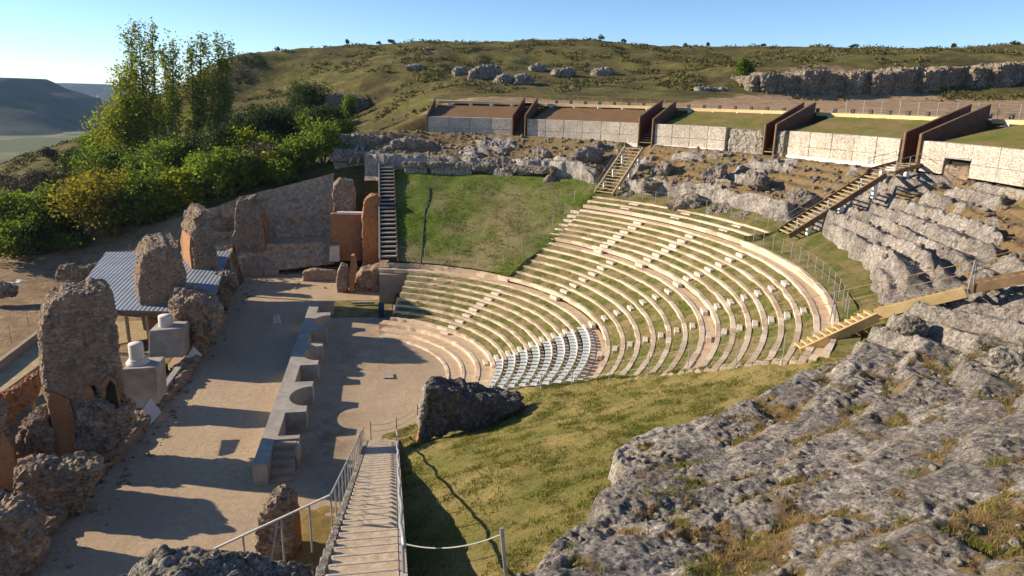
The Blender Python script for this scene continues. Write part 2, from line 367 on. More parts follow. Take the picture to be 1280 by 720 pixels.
def groundm():
    k = NT('hill_ground'); big = k.noise(.022, 8, .65, .4); med = k.noise(.16, 10, .72, .3); fin = k.noise(1.1, 10, .8)
    g = k.ramp(med, [(.28, (.04, .042, .014)), (.42, (.09, .088, .024)), (.56, (.16, .14, .045)), (.74, (.25, .20, .085))])
    g = k.mix(k.ramp(big, [(.42, 0.), (.58, .75)]), g, (.13, .115, .035))
    br = k.ramp(k.noise(.12, 10, .75), [(.47, 0.), (.60, .8)]); g = k.mix(br, g, (.075, .055, .03))
    d = k.ramp(k.noise(.6, 8, .7), [(.3, (.25, .165, .095)), (.55, (.36, .255, .155)), (.75, (.42, .33, .22))])
    za = k.ramp(k.math('ADD', k.attr('dirt'), k.math('MULTIPLY', k.math('SUBTRACT', k.noise(.5, 8, .7), .5), .7)), [(.4, 0.), (.6, 1.)])
    c = k.mix(za, g, d)
    vl = k.ramp(k.noise(.006, 4, .5), [(.45, (.12, .135, .055)), (.5, (.24, .22, .12)), (.58, (.10, .12, .06))])
    c = k.mix(k.attr('valley'), c, vl)
    c = k.mix(1., c, k.ramp(fin, [(.3, .5), (.5, 1.), (.7, 1.4)]), 'MULTIPLY')
    k.col(c); n = k.bump(k.noise(.5, 10, .75), .5); k.bump(fin, .18, 1., n); return k.done(.95, .08)
MT['ground'] = groundm()
MT['hills'] = simple('distant_scrub_hill', (.02, .028, .022), (.075, .075, .05), .012, 4., .05, .95, .05)
MT['soil'] = simple('gravelly_earth', (.30, .21, .14), (.52, .40, .28), 1.2, .10, 5, .95, .05)
MT['bank_masonry'] = simple('bank_masonry', (.30, .20, .125), (.60, .45, .30), 2.4, .16, 3.5, .95, .05)
MT['soil_sunlit'] = simple('sunlit_earth', (.33, .24, .15), (.46, .35, .23), 1.0, .08, 6, .95, .05)  # pale tone puts the sun on the ledge into the colour
def leaf(name, c0, c1, tr=.48):
    k = NT(name); c = k.ramp(k.noise(.9, 4, .6), [(.35, c0), (.65, c1)])
    rnd = k.n('ShaderNodeNewGeometry').outputs['Random Per Island']
    c = k.mix(1., c, k.ramp(rnd, [(0., .55), (1., 1.45)]), 'MULTIPLY'); k.col(c)
    t = k.n('ShaderNodeBsdfTranslucent'); k.l(k.mix(1., c, (1.25, 1.25, .7), 'MULTIPLY'), t.inputs['Color']); mx = k.n('ShaderNodeMixShader'); mx.inputs[0].default_value = tr
    k.l(k.b.outputs[0], mx.inputs[1]); k.l(t.outputs[0], mx.inputs[2]); k.l(mx.outputs[0], k.out.inputs['Surface']); return k.done(.8, .15)
MT['leaf_poplar'] = leaf('poplar_leaves', (.125, .165, .022), (.21, .235, .04))
MT['leaf_green'] = leaf('bright_green_leaves', (.09, .145, .02), (.155, .20, .034))
MT['leaf_dark'] = leaf('dark_green_leaves', (.03, .05, .012), (.06, .085, .02), .25)
MT['leaf_yellow'] = leaf('yellow_green_leaves', (.17, .21, .016), (.26, .27, .03))
MT['leaf_red'] = leaf('russet_olive_leaves', (.14, .15, .02), (.23, .175, .03))
MT['leaf_bare'] = leaf('grey_brown_twigs', (.09, .078, .05), (.16, .125, .08), .1)
MT['scrub'] = leaf('scrub_tufts', (.075, .075, .022), (.15, .13, .045), .15)
MT['blade'] = leaf('dry_grass_blades', (.12, .125, .028), (.24, .20, .075), .3)
MT['blade_green'] = leaf('green_grass_blades', (.09, .135, .018), (.17, .20, .036), .35)
MT['blade_rust'] = leaf('rusty_grass_blades', (.21, .14, .05), (.30, .21, .085), .3)
# ------------------------------------------------------------------ camera, sun, sky
cd = bpy.data.cameras.new('camera'); cam = bpy.data.objects.new('camera', cd); COL.objects.link(cam)
cam.matrix_world = Matrix(((RT[0], UP[0], -FW[0], CAM[0]), (RT[1], UP[1], -FW[1], CAM[1]), (RT[2], UP[2], -FW[2], CAM[2]), (0, 0, 0, 1)))
cd.sensor_width = 36; cd.lens = FPX / 1280 * 36; cd.clip_start = .1; cd.clip_end = 20000; sc.camera = cam
SUN_EL, SUN_AZ = 21.5, 160.0           # azimuth of the sun in the x-y plane, measured from +x
sl = bpy.data.lights.new('sun', 'SUN'); so = bpy.data.objects.new('sun', sl); COL.objects.link(so)
sv = Vector((math.cos(rad(SUN_EL)) * math.cos(rad(SUN_AZ)), math.cos(rad(SUN_EL)) * math.sin(rad(SUN_AZ)), math.sin(rad(SUN_EL))))
so.rotation_euler = sv.to_track_quat('Z', 'Y').to_euler(); so.location = sv * 80
sl.energy = 5.0; sl.angle = rad(.5); sl.color = (1, .85, .655)
w = bpy.data.worlds.new('World'); sc.world = w; w.use_nodes = True; nt = w.node_tree
sky = nt.nodes.new('ShaderNodeTexSky'); sky.sky_type = 'NISHITA'; sky.sun_disc = False; sky.sun_elevation = rad(SUN_EL); sky.sun_rotation = rad(90 - SUN_AZ)
sky.air_density = .8; sky.dust_density = .0; sky.ozone_density = 4.0; sky.altitude = 900
nt.links.new(sky.outputs[0], nt.nodes['Background'].inputs[0]); nt.nodes['Background'].inputs[1].default_value = .098
vs = sc.view_settings; vs.view_transform = 'Standard'; vs.look = 'None'; vs.exposure = .86; vs.gamma = 1; vs.use_curve_mapping = False
sc.cycles.max_bounces = 5; sc.cycles.diffuse_bounces = 3; sc.cycles.transparent_max_bounces = 4
sc.cycles.use_denoising = True

# ------------------------------------------------------------------ terrain
cone = lambda r: np.minimum(.38 * r - 3.75, 14.75)
ctl = [(0,325,36),(100,300,40),(200,285,38),(215,268,38),(300,240,40),(415,205,44),(270,258,36),(440,250,36),(470,212,41),(415,213,43),
 (0,270,60),(100,250,62),(200,230,62),(300,215,60),(380,180,80),(60,203,85),(0,220,85),(140,170,110),(60,186,105),(190,205,80),(280,190,85),(350,150,105),(430,142,105),(440,108,112),(500,150,75),(500,120,95),(480,165,62),
 (300,110,140),(300,72,150),(240,106,140),(200,126,150),(160,150,150),(400,66,155),(500,56,160),(620,52,160),(620,90,110),(620,114,78),(800,56,150),(800,100,100),(1000,59,130),(1000,72,100),(1000,124,62),(1280,59,110),(1280,68,90),(1280,127,42),
 (700,80,125),(900,75,120),(560,110,80),(1150,70,98),(330,90,145),(360,125,125),(140,345,33),(40,350,30)]
CP = [Uy(*c) for c in ctl]
CP += [np.array(q, float) for q in ((-15,-32,-.3),(-15,0,-.3),(-22,-20,-.3),(-32,-10,-.4),(-32,15,-.3),(-50,0,-1),(-60,30,-2),(-24,20,-.1),(-40,-30,-1),(-15,22,.2),(0,-70,17),(40,-60,18),(60,-20,18.5),(66,0,18.6),(-90,60,-8),(-110,100,-12),(-95,140,-6),(-120,20,-10),(60,230,24),(-30,230,14),(150,180,26),(200,60,28),(180,-40,26),(0,-120,19),(100,-100,20),
   (61,10,18.75),(57,22,18.75),(48,38,18.8),(38,48,18.9),(28,55,19),(15,60,19))]
CP += [Uy(u, v, 76 - 9*(u-936)/340 + o) for u, v, o in [q for (u_, vb, vt) in ((955,116,92),(1010,119,88),(1070,118,89),(1130,114,86),(1190,110,83),(1250,106,80),(1310,101,76)) for q in ((u_, vb, -2.5), (u_, vt+1.5, 3.5))]]
CP = np.array(CP)
def tps_fit(Q, lam=2.0):
    n = len(Q); d = np.hypot(Q[:, None, 0]-Q[None, :, 0], Q[:, None, 1]-Q[None, :, 1]) / 100
    K = np.where(d > 0, d*d*np.log(d+1e-12), 0) + np.eye(n) * lam * 1e-3
    A = np.zeros((n+3, n+3)); A[:n, :n] = K; A[:n, n] = A[n, :n] = 1; A[:n, n+1:] = Q[:, :2]/100; A[n+1:, :n] = Q[:, :2].T/100
    return np.linalg.solve(A, np.r_[Q[:, 2], 0, 0, 0])
TW = tps_fit(CP)
def tps(x, y):
    x = np.asarray(x, float); y = np.asarray(y, float); z = TW[-3] + TW[-2]*x/100 + TW[-1]*y/100
    for i, q in enumerate(CP):
        d = np.hypot(x-q[0], y-q[1])/100; z = z + TW[i] * d*d*np.log(d+1e-12)
    return z
def in_bowl(x, y):
    """1 inside the theatre, 0 outside"""
    r = np.hypot(x, y); th = np.degrees(np.arctan2(y, x))
    a = sstep(r, 58.0, 55.5) * np.where(y > 0, sstep(x, 4.3, 5.2), sstep(x, 2.5, 3.5)) * sstep(y, 57, 54)
    b = np.where(y > 29, sstep(x, -17.5, -16.5), sstep(x, -11.3, -10.2)) * (x < 6) * sstep(y, 39.0, 37.8) * sstep(y, -40, -37)
    return np.maximum(a, b)
def ground_z(x, y, detail=True):
    x = np.asarray(x, float); y = np.asarray(y, float); r = np.hypot(x, y)
    D = np.hypot(x - CAM[0], y - CAM[1])
    z = tps(x, y)
    if detail:
        A = sstep(r, 60, 110) * sstep(D, 420, 250) * (1 - .85*sstep(x, 60, 75)*sstep(y, 88, 80)*sstep(D, 175, 160))
        z = z + A * (1.5 * fbm(P3(x/38, y/38), 4, 3) + .5 * ridged(P3(x/9, y/9), 3, 8) - .3) + .12 * fbm(P3(x/3, y/3), 3, 5)
        # a rocky bluff behind the walkway on the right and a small one in the gully
    far = sstep(D, 235, 430)
    z = z * (1 - far) + far * (-60 + 1.5 * fbm(P3(x/300, y/300), 2, 6))
    m = in_bowl(x, y); low = np.where((x < 5.5) | (r < 11), -1.2, cone(r) - 2.5)
    low = np.where((y > 20) & (x < 5.2), -1.2, low)
    return z * (1 - m) + m * np.minimum(low, z)
nth = 760; rr = np.r_[np.linspace(6, 70, 80), np.linspace(71, 240, 150), np.geomspace(243, 6200, 50)]
th = np.linspace(-PI, PI, nth, endpoint=False)
Rg, Tg = np.meshgrid(rr, th, indexing='ij'); gx = (Rg*np.cos(Tg)).ravel(); gy = (Rg*np.sin(Tg)).ravel(); gz = ground_z(gx, gy)
i0 = (np.arange(len(rr)-1)[:, None]*nth + np.arange(nth)[None, :]).ravel(); i1 = (np.arange(len(rr)-1)[:, None]*nth + (np.arange(nth)[None, :]+1) % nth).ravel()
GF = np.stack([i0, i0+nth, i1+nth, i1], -1)
ground = struct('ground', np.stack([gx, gy, gz], -1), GF, MT['ground'], 'green and brown scrubby hillside and valley ground around the theatre')
gr = np.hypot(gx, gy); gth = np.degrees(np.arctan2(gy, gx)); gD = np.hypot(gx-CAM[0], gy-CAM[1])
left_dirt = sstep(gx, -8, -14) * sstep(gy + .55*(gx+20), 42, 34)
right_path = sstep(gr, 57, 60) * sstep(gth, 50, 40) * sstep(gth, -40, -30) * sstep(gr, 128, 112)*(gy < 82)
mid_path = sstep(gr, 57, 60) * sstep(gr, 66, 62) * sstep(gth, 85, 75) * sstep(gth, 30, 40)
setattr_col(ground, 'dirt', np.clip(left_dirt + right_path + mid_path, 0, 1)); setattr_col(ground, 'valley', sstep(gD, 300, 420))

# distant hills beyond the valley
def far_hill(name, label, prof, y0, depth, zb, seed, amp):
    """prof: (u, v) outline of the crest seen at distance y0"""
    pts = np.array([Uy(u, v, y0) for u, v in prof]); o = np.argsort(pts[:, 0]); pts = pts[o]
    xs = np.linspace(pts[0, 0] - 900, pts[-1, 0] + 500, 160); ys = np.linspace(y0 - depth, y0 + depth * .6, 50)
    X, Y = np.meshgrid(xs, ys, indexing='ij'); crest = np.interp(X.ravel(), pts[:, 0], pts[:, 2])
    t = sstep(Y.ravel(), y0 - depth, y0 - depth*.12); back = sstep(Y.ravel(), y0 + depth*.6, y0 + depth*.2)
    q = fbm(P3(X.ravel()/(depth*.35), Y.ravel()/(depth*.35)), 4, seed)
    z = zb + (crest - zb) * np.clip((t**1.2) * back, 0, 1) + amp * q * t * (1 - t) * 4
    z = z + .12*(crest-zb) * (sstep((t*5) % 1, .55, 1.) - .5) * t*(1-t)*2
    n = len(ys); i = (np.arange(len(xs)-1)[:, None]*n + np.arange(n-1)[None, :]).ravel()
    return struct(name, np.stack([X.ravel(), Y.ravel(), z], -1), np.stack([i, i+n, i+n+1, i+1], -1), MT['hills'], label, 'hill')
far_hill('hills', 'dark flat topped mesa across the valley', [(-60,96),(0,97),(36,98),(46,104),(58,110),(80,116),(100,122),(120,131),(134,141),(160,160)], 1600, 420, -62, 21, 7)
far_hill('hills', 'blue hazy ridge behind the dark mesa', [(-40,108),(55,105),(90,104),(120,105),(150,112),(190,120),(230,128)], 4300, 1000, -62, 25, 14)
# dark wood line and field strip in the valley
# ------------------------------------------------------------------ theatre bowl
STAIRS = [((27.7, 23.0, 9.9), (34.4, 32.6, 14.6)), ((35.75, 1.1, 9.9), (46.8, 5.6, 14.7)), ((46.6, 5.5, 14.6), (49, 4.3, 15.2)), ((23.8, -19.6, 8.4), (29.0, -18.6, 10.0)), ((28.6, -18.4, 9.9), (33.2, -20.6, 11.7))]
def carve(x, y, z):
    for a, b in STAIRS:
        a = np.array(a); b = np.array(b); d = (b-a)[:2]; L = np.hypot(*d); t = np.clip(((x-a[0])*d[0] + (y-a[1])*d[1])/L**2, 0, 1); q = np.hypot(x-a[0]-t*d[0], y-a[1]-t*d[1]); lz = a[2] + t*(b[2]-a[2]) - .42
        k = sstep(q, 2.3, 1.3); z = z*(1-k) + k*np.minimum(z, lz)
    return z
tab = lambda pts: (lambda a: float(np.interp(a, [p[0] for p in pts], [p[1] for p in pts])))
RIN = [(-90,39.8),(-84,39.4),(-80,38.8),(-78,37.6),(-75,36.2),(-71,33.8),(-67.0,30.9),(-65,30.6),(-61,30.9),(-55,31.3),(-47,32.9),(-40,34.5),(-32,34.7),(-19,35.6),(-11,36.2),(-1,37.0),(8,37.0),(23,37.4),(33,37.0),(41,37.2),(45,38.2),(50,38.6),(65,38.6),(80,38.7),(86,38.7)]
rin0 = tab(RIN)
RA = np.array([p[0] for p in RIN]); RB = np.array([p[1] for p in RIN])
LIP = ([-90,-75,-65,-55,-40,-32,-19,-5,0,5,20,33,42,46,60,82], [.25,.3,.45,.35,.35,.7,.75,.7,.7,.5,.8,.7,.35,1.1,1.15,1.15])
def rock_parts(x, y, r, th):
    P = P3(x, y)
    rin = np.interp(th, RA, RB) + .55*fbm(P/2.2, 3, 40)
    d = r - rin
    lip = np.interp(th, *LIP)
    lowf = fbm(P/6.5 + 3, 3, 50) + .3*fbm(P/1.6, 3, 51); thr = np.interp(th, [-90, -40, 0, 8, 85], [.12, .16, .12, -.30, -.30]) - .16*sstep(r, 38.5, 41)*sstep(th, -46, -54); soft = sstep(lowf, thr, thr + .26)          # flat earthy pockets
    soft = soft * sstep(d, .5, 2.2)
    base = cone(np.minimum(r, 47.6)) + .0
    # eroded seat ledges that follow the rings
    wk_ = np.interp(th, [-90, -35, -28, 12, 22, 85], [1., 1., .35, .35, 1., 1.]); wob = wk_*(1.1*fbm(P/7., 3, 44) + .35*fbm(P/1.8, 3, 45))
    per = np.where(th > 20, 1.75, np.interp(th, [-45, -30], [1.9, 1.5])); ph = ((r + wob) / per); fr = ph - np.floor(ph)
    led = (sstep(fr, .0, .30) - fr) * per * .38
    ledamp = np.interp(th, [-90,-60,-30,5,20,40,85], [.45,.5,1.75,1.75,1.2,1.0,.8])
    blocks = .26*fbm(P/2.6, 4, 46) + .10*(ridged(P/1.0, 4, 47) - .55)
    fine = .085*(ridged(P/.42, 3, 48) - .5) + .05*fbm(P/.2, 2, 49)
    tx = np.radians(th)*40; wx = .5*fbm(P/1.4, 3, 54); wy = .5*fbm(P/1.4 + 7, 3, 55)
    f1, f2, iv = worley(r/1.25 + wx, tx/2.3 + wy, 5); blk = (iv - .5)*.42 - .26*sstep(f2 - f1, .13, .0)
    g1, g2, ic = worley(r/.42 + wx, tx/.55 + wy, 6); blk = blk + (ic - .5)*.13 - .07*sstep(g2 - g1, .16, .0)
    p1, p2, ip = worley(x/.30 + wy, y/.30 + wx, 7); fine = fine - .10*sstep(p1, .42, .05)*(ip > .45)
    nk = np.interp(th, [-90, -45, -30, 5, 20, 85], [.26, .28, .36, .38, .5, .5]); vary = .5 + .95*sstep(fbm(P/3.4, 3, 57), -.25, .35); nk = nk*vary; fine = fine*vary; blocks = blocks*np.interp(th, [-90,-45,-30,5,20,85], [.42,.42,.25,.28,.5,.5]) + blk*nk; fine = fine*np.interp(th, [-90,-40,85], [.55,.6,1.])
    near = np.interp(th, [-90,-45,-25,85], [.8,.7,.95,1.25])
    z = base + led*ledamp*(1 - .5*soft) + near*blocks*(1 - .75*soft) + fine*(1 - .7*soft) - .18*soft
    rise = sstep(d, .0, .55)
    z = base - .9 + rise*(z - base + .9 + lip*sstep(d, 5.0, .8))
    # calm strip at the foot of the retaining walls
    k = sstep(r, 46.2, 47.8) * (th > -24); z = z*(1-k) + k*(14.35 + .12*fbm(P/1.2, 3, 52) + .012*np.maximum(th-20, 0))
    z = carve(x, y, z); foot = sstep(fr, .70, .98)*sstep(fbm(P/2.4, 3, 58), -.05, .2)*sstep(d, .6, 1.4)*.75; soft = np.maximum(soft, foot)
    return z, np.clip(soft + .75*k + .55*sstep(fbm(P/1.1, 3, 53), .12, .35)*sstep(d, .6, 1.5)*(th < -45), 0, 1)
rz = lambda x, y, r, th: rock_parts(x, y, r, th)[0]
def rock(th0, th1, rout, ds):
    arc = rad(th1 - th0) * 40; nth = int(arc/ds); nr = int(13/ds)
    V, F = polar_sheet(th0, th1, nth, nr, lambda a: float(np.interp(a, RA, RB)) - .9, rout, rz)
    return V, F
V, F = rock(-36, 86.5, lambda a: 48.9, .115)
o = struct('rock_slope', V, F, MT['rock'], 'weathered grey rock terraces below the pale stone retaining walls', 'rock slope', smooth=False)
setattr_col(o, 'veg', rock_parts(V[:,0], V[:,1], np.hypot(V[:,0], V[:,1]), np.degrees(np.arctan2(V[:,1], V[:,0])))[1])
V, F = rock(-82.2, -36, lambda a: 48.9, .062)
o = struct('rock_slope', V, F, MT['rock'], 'rugged grey limestone slope in the near right corner with tufts of dry grass', 'rock slope', smooth=False)
ROCKVEG = rock_parts(V[:,0], V[:,1], np.hypot(V[:,0], V[:,1]), np.degrees(np.arctan2(V[:,1], V[:,0])))[1]; ROCKV = V
setattr_col(o, 'veg', ROCKVEG)

# cut lines of the seating blocks
NEAR_CUT = tab([(11,-31),(13,-31.5),(16,-35),(20,-37),(26.5,-39.6),(32,-42.4),(36,-43.5)])
FAR_CUT = tab([(19,38.6),(20.8,39),(26.7,38.6),(30.8,39.5),(37,42.2)])
XE = 4.35                                    # the seating ends at this line on the far side
def end_angle(r):
    x = 4.0 if r < 12 or r > 19.2 else 5.0 + .27*(r - 12.35)
    return math.degrees(math.acos(min(1, x / r)))

# grass wedge below the near rock
def nw(x, y, r, th):
    P = P3(x, y); z = cone(r) + .25*fbm(P/4, 3, 60) + .05*fbm(P/.8, 3, 61)
    dx = np.maximum(x - 5.0, 0); z = z - .75*np.exp(-dx/3.2) - 1.1*sstep(y, -21, -31)*np.exp(-dx/4.5)
    z = z * sstep(r, 10.2, 13.5) + (1 - sstep(r, 10.2, 13.5)) * .03
    return z
n_th, n_r = 230, 260
V, F = polar_sheet(-90, -30.0, n_th, n_r, lambda a: 10.6, lambda a: float(np.interp(a, RA, RB)) + 1.2, nw)
rr_ = np.hypot(V[:,0], V[:,1]); tt_ = np.degrees(np.arctan2(V[:,1], V[:,0]))
cut = np.array([NEAR_CUT(min(max(q, 11), 36)) for q in rr_])
# hold the sheet just outside the seating edge (beyond r = 33 it runs on into the verge)
over = (tt_ > cut) & (rr_ < 33.0); tt2 = np.where(over, cut, tt_); V[:,0] = rr_*np.cos(np.radians(tt2)); V[:,1] = rr_*np.sin(np.radians(tt2))
V[:,2] = nw(V[:,0], V[:,1], rr_, tt2)
stairx = np.maximum(V[:,0], 4.4); V[:,0] = stairx
o = struct('grass_slope', V, F, MT['grass_near'], 'dry yellow green grass slope between the seats and the near rock', 'grass slope')
NWV = V
# verge behind the top path
def vz(x, y, r, th): return np.maximum(cone(r), np.where(th < 3, 8.85, 9.62)) + .12*fbm(P3(x/2, y/2), 3, 63) - .05
V, F = polar_sheet(-45, 44, 260, 36, lambda a: 32.9 if a < 3.2 else 35.55, lambda a: float(np.interp(a, RA, RB)) + 1.0, vz)
struct('grass_slope', V, F, MT['grass_verge'], 'curved strip of rough grass between the top path and the rock', 'grass slope')
# far wedge
def fz(x, y, r, th): return cone(r) + .20*fbm(P3(x/5, y/5), 3, 64) + .03*fbm(P3(x, y), 2, 65) - .05
V, F = polar_sheet(38.0, 90, 200, 150, lambda a: 20.4, lambda a: 40.2, fz)
rr_ = np.hypot(V[:,0], V[:,1]); tt_ = np.degrees(np.arctan2(V[:,1], V[:,0])); cut = np.array([FAR_CUT(min(max(q, 19), 37)) for q in rr_]) + 2.0*20/np.maximum(rr_, 1)*0
tt2 = np.maximum(tt_, cut); V[:,0] = np.maximum(rr_*np.cos(np.radians(tt2)), 5.0); V[:,1] = rr_*np.sin(np.radians(tt2)); V[:,2] = fz(V[:,0], V[:,1], np.hypot(V[:,0], V[:,1]), tt2)
V_FAR = V.copy(); o = struct('grass_slope', V, F, MT['grass_far'], 'green grass slope beside the dark far staircase', 'grass slope')
pc = Uz(635, 268, 7.5); pc2 = Uz(600, 300, 6)
dry = np.exp(-((V[:,0]-pc[0])**2/14 + (V[:,1]-pc[1])**2/30)) + .7*sstep(rr_, 22.5, 20.9)*sstep(tt2, 40, 50) + .4*np.exp(-((V[:,0]-pc2[0])**2/20 + (V[:,1]-pc2[1])**2/12))
setattr_col(o, 'dry', np.clip(dry*.9, 0, 1))

# stage and orchestra floor
V, F = rect_sheet(-11.5, 12.2, -37, 34, .3, lambda x, y: .035*fbm(P3(x/2.5, y/2.5), 3, 70) + .9*sstep(y, -25, -36)*0)
o = struct('gravel_floor', V, F, MT['sand'], 'sandy gravel floor of the stage and orchestra', 'gravel floor')
damp = .8*np.exp(-((V[:,0]-1.2)**2/3.2 + (V[:,1]+10)**2/22)) + .5*np.exp(-((V[:,0]-1)**2/2 + (V[:,1]-4)**2/60)) + .35*sstep(V[:,0], 0, 3)*sstep(V[:,0], 10, 5)*sstep(V[:,1], -4, 2)
setattr_col(o, 'damp', np.clip(damp, 0, 1))

# ------------------------------------------------------------------ seating
seat = thing('seating', 'curved stone theatre seating of pale rows, grass treads and sandy paths', 'seating', (22, 0, 0))
def arc_box(r0, r1, z0, z1, a0, a1, jit=0., seed=0, step=1.2, z2=None):
    n = max(3, int(abs(a1-a0)/step)); V = []; F = []; rg = np.random.default_rng(seed)
    j = 0.
    for i in range(n+1):
        a = rad(a0 + (a1-a0)*i/n)
        if i % 2 == 0: j = rg.normal()*jit
        jz = rg.normal()*jit*.6
        for r, z in ((r0+j, z0), (r1, z0), (r1, (z1 if z2 is None else z2)+jz), (r0+j, z1+jz)): V.append((r*math.cos(a), r*math.sin(a), z))
    for i in range(n):
        for k in range(4): F.append((i*4+k, i*4+(k+1) % 4, (i+1)*4+(k+1) % 4, (i+1)*4+k))
    F.append((3, 2, 1, 0)); F.append(tuple(n*4+k for k in range(4)))
    return V, F
def ring(name, mat, r0, r1, z0, z1, a0, a1, **k):
    V, F = arc_box(r0, r1, z0, z1, a0, a1, **k); o = put(name, V, F, mat, seat)
    bm = bmesh.new(); bm.from_mesh(o.data); bmesh.ops.recalc_face_normals(bm, faces=bm.faces); bm.to_mesh(o.data); bm.free(); return o
edges = []                                   # (radius, height, width of stone)
for r, z in ((9.0, .10), (10.14, .24)): edges.append((r, z, 'kerb'))
edges.append((11.2, .5, 'kerb'))
for j in range(8): edges.append((12.35 + .868*j, .74 + .325*j, 'row'))
edges.append((19.3, 3.34, 'path'))
for j in range(6): edges.append((20.28 + .96*j, 3.80 + .405*j, 'row'))
edges.append((26.04, 6.23, 'path'))
for j in range(6): edges.append((26.97 + .832*j, 6.62 + .353*j, 'row'))
edges.append((31.96, 8.74, 'path'))
edges += [(32.84, 9.14, 'row'), (34.1, 9.42, 'row')]; LAST = (35.4, 9.72)
rng2 = np.random.default_rng(5)
for i, (r, z, kd) in enumerate(edges):
    rn, zn = (edges[i+1][:2] if i+1 < len(edges) else LAST)
    a0 = NEAR_CUT(max(r, 11)); a1 = end_angle(r) if r < 19.6 else FAR_CUT(r)
    if kd == 'kerb': a0 = -44
    if r > 33: a0 = 3.5
    hs = .17 if kd == 'row' else .13
    if r < 11:
        ring('seat_row', MT['seatstone'], r, r+.22, -.3, z+.02, a0, a1, jit=.012, seed=i)
        ring('tread', MT['path'], r+.22, rn+.02, -.3, z-.03, a0, a1)
    elif kd == 'kerb':
        ring('seat_row', MT['seatstone'], r, r+.28, -.3, z, a0, a1, jit=.012, seed=i)
        ring('tread', MT['path'], r+.28, rn+.02, -.3, z-.04, a0, a1)
    else:
        wst = .28 if kd == 'row' else .30
        ring('seat_row', MT['seatstone'], r, r+wst, z-.34, z, a0, a1, jit=.022, seed=i)
        ring('tread', MT['path'] if kd == 'path' else MT['grass_seat'], r+wst, rn+.03, z-.6, z-(.05 if kd == 'row' else .035), a0, a1, z2=(zn-.15 if kd == 'row' else None))
ring('seat_row', MT['seatstone'], LAST[0], LAST[0]+.45, 9.2, LAST[1], 3.5, FAR_CUT(35.4), jit=.03, seed=88)
ring('seat_row', MT['seatstone'], 32.84, 33.12, 8.6, 9.0, -42.5, 3.4, jit=.02, seed=89)
ring('seat_row', MT['seatstone'], 20.25, 20.5, 3.1, 3.78, FAR_CUT(20.5), 76.5, jit=.015, seed=90)
# step stones of the radial flights
def step(r, z, ang, w=1.1, d=.42, h=.17, jig=0.):
    a = rad(ang); m = MB(); er = np.array([math.cos(a), math.sin(a), 0]); et = np.array([-math.sin(a), math.cos(a), 0])
    m.box(er*(r - .36) + np.array([0, 0, z - .17 - .13]), (.31, w, .30), np.array([er, et, [0, 0, 1]]))
    m.put('step', MT['stepstone'], seat, bevel=.015)
E_ = {i: e for i, e in enumerate(edges)}
ima = [e for e in edges if 12 < e[0] < 19.0]; med = [e for e in edges if 20.2 < e[0] < 26.2]; sup = [e for e in edges if 26.9 < e[0] < 32.1]
for ang in (37.5, 0.2):
    for r, z, _ in ima: step(r, z, ang + rng2.normal()*.25, .95, .46)
for ang in (19.6, -2.2, -20.6):
    for r, z, _ in med: step(r, z, ang + rng2.normal()*.15, 1.0, .46)
for ang in (26.0, 13.2, -.5, -16, -27.2):
    for r, z, _ in sup: step(r, z, ang + rng2.normal()*.12, 1.05, .42)
for ang in (32.3, 21.3, 10.2): 
    for r, z in ((34.1, 9.42), (35.4, 9.72)): step(r, z, ang, 1.15, .5)
# stepped end stones along the far cut and the near cut
for lst, d0 in ((med, 0), (sup, 0)):
    for r, z, _ in lst:
        b_ = NEAR_CUT(r); m = MB(); p_ = np.array([r*math.cos(rad(b_)), r*math.sin(rad(b_)), z]); er = p_*[1,1,0]/r; et = np.array([-er[1], er[0], 0]); rn_ = r + .9
        for q_, w_, dz_ in ((.12, .34, -.06), (.55, .34, .10)): m.box(p_ + er*q_ - et*.22 + [0,0,dz_-.12], (w_, .62, .3), np.array([er, et, [0,0,1]]))
        m.put('edge_kerb', MT['seatstone'], seat, bevel=.02)
        a = FAR_CUT(r); step(r + .42, z - .02, a + math.degrees(.55/r), 1.1, .46)
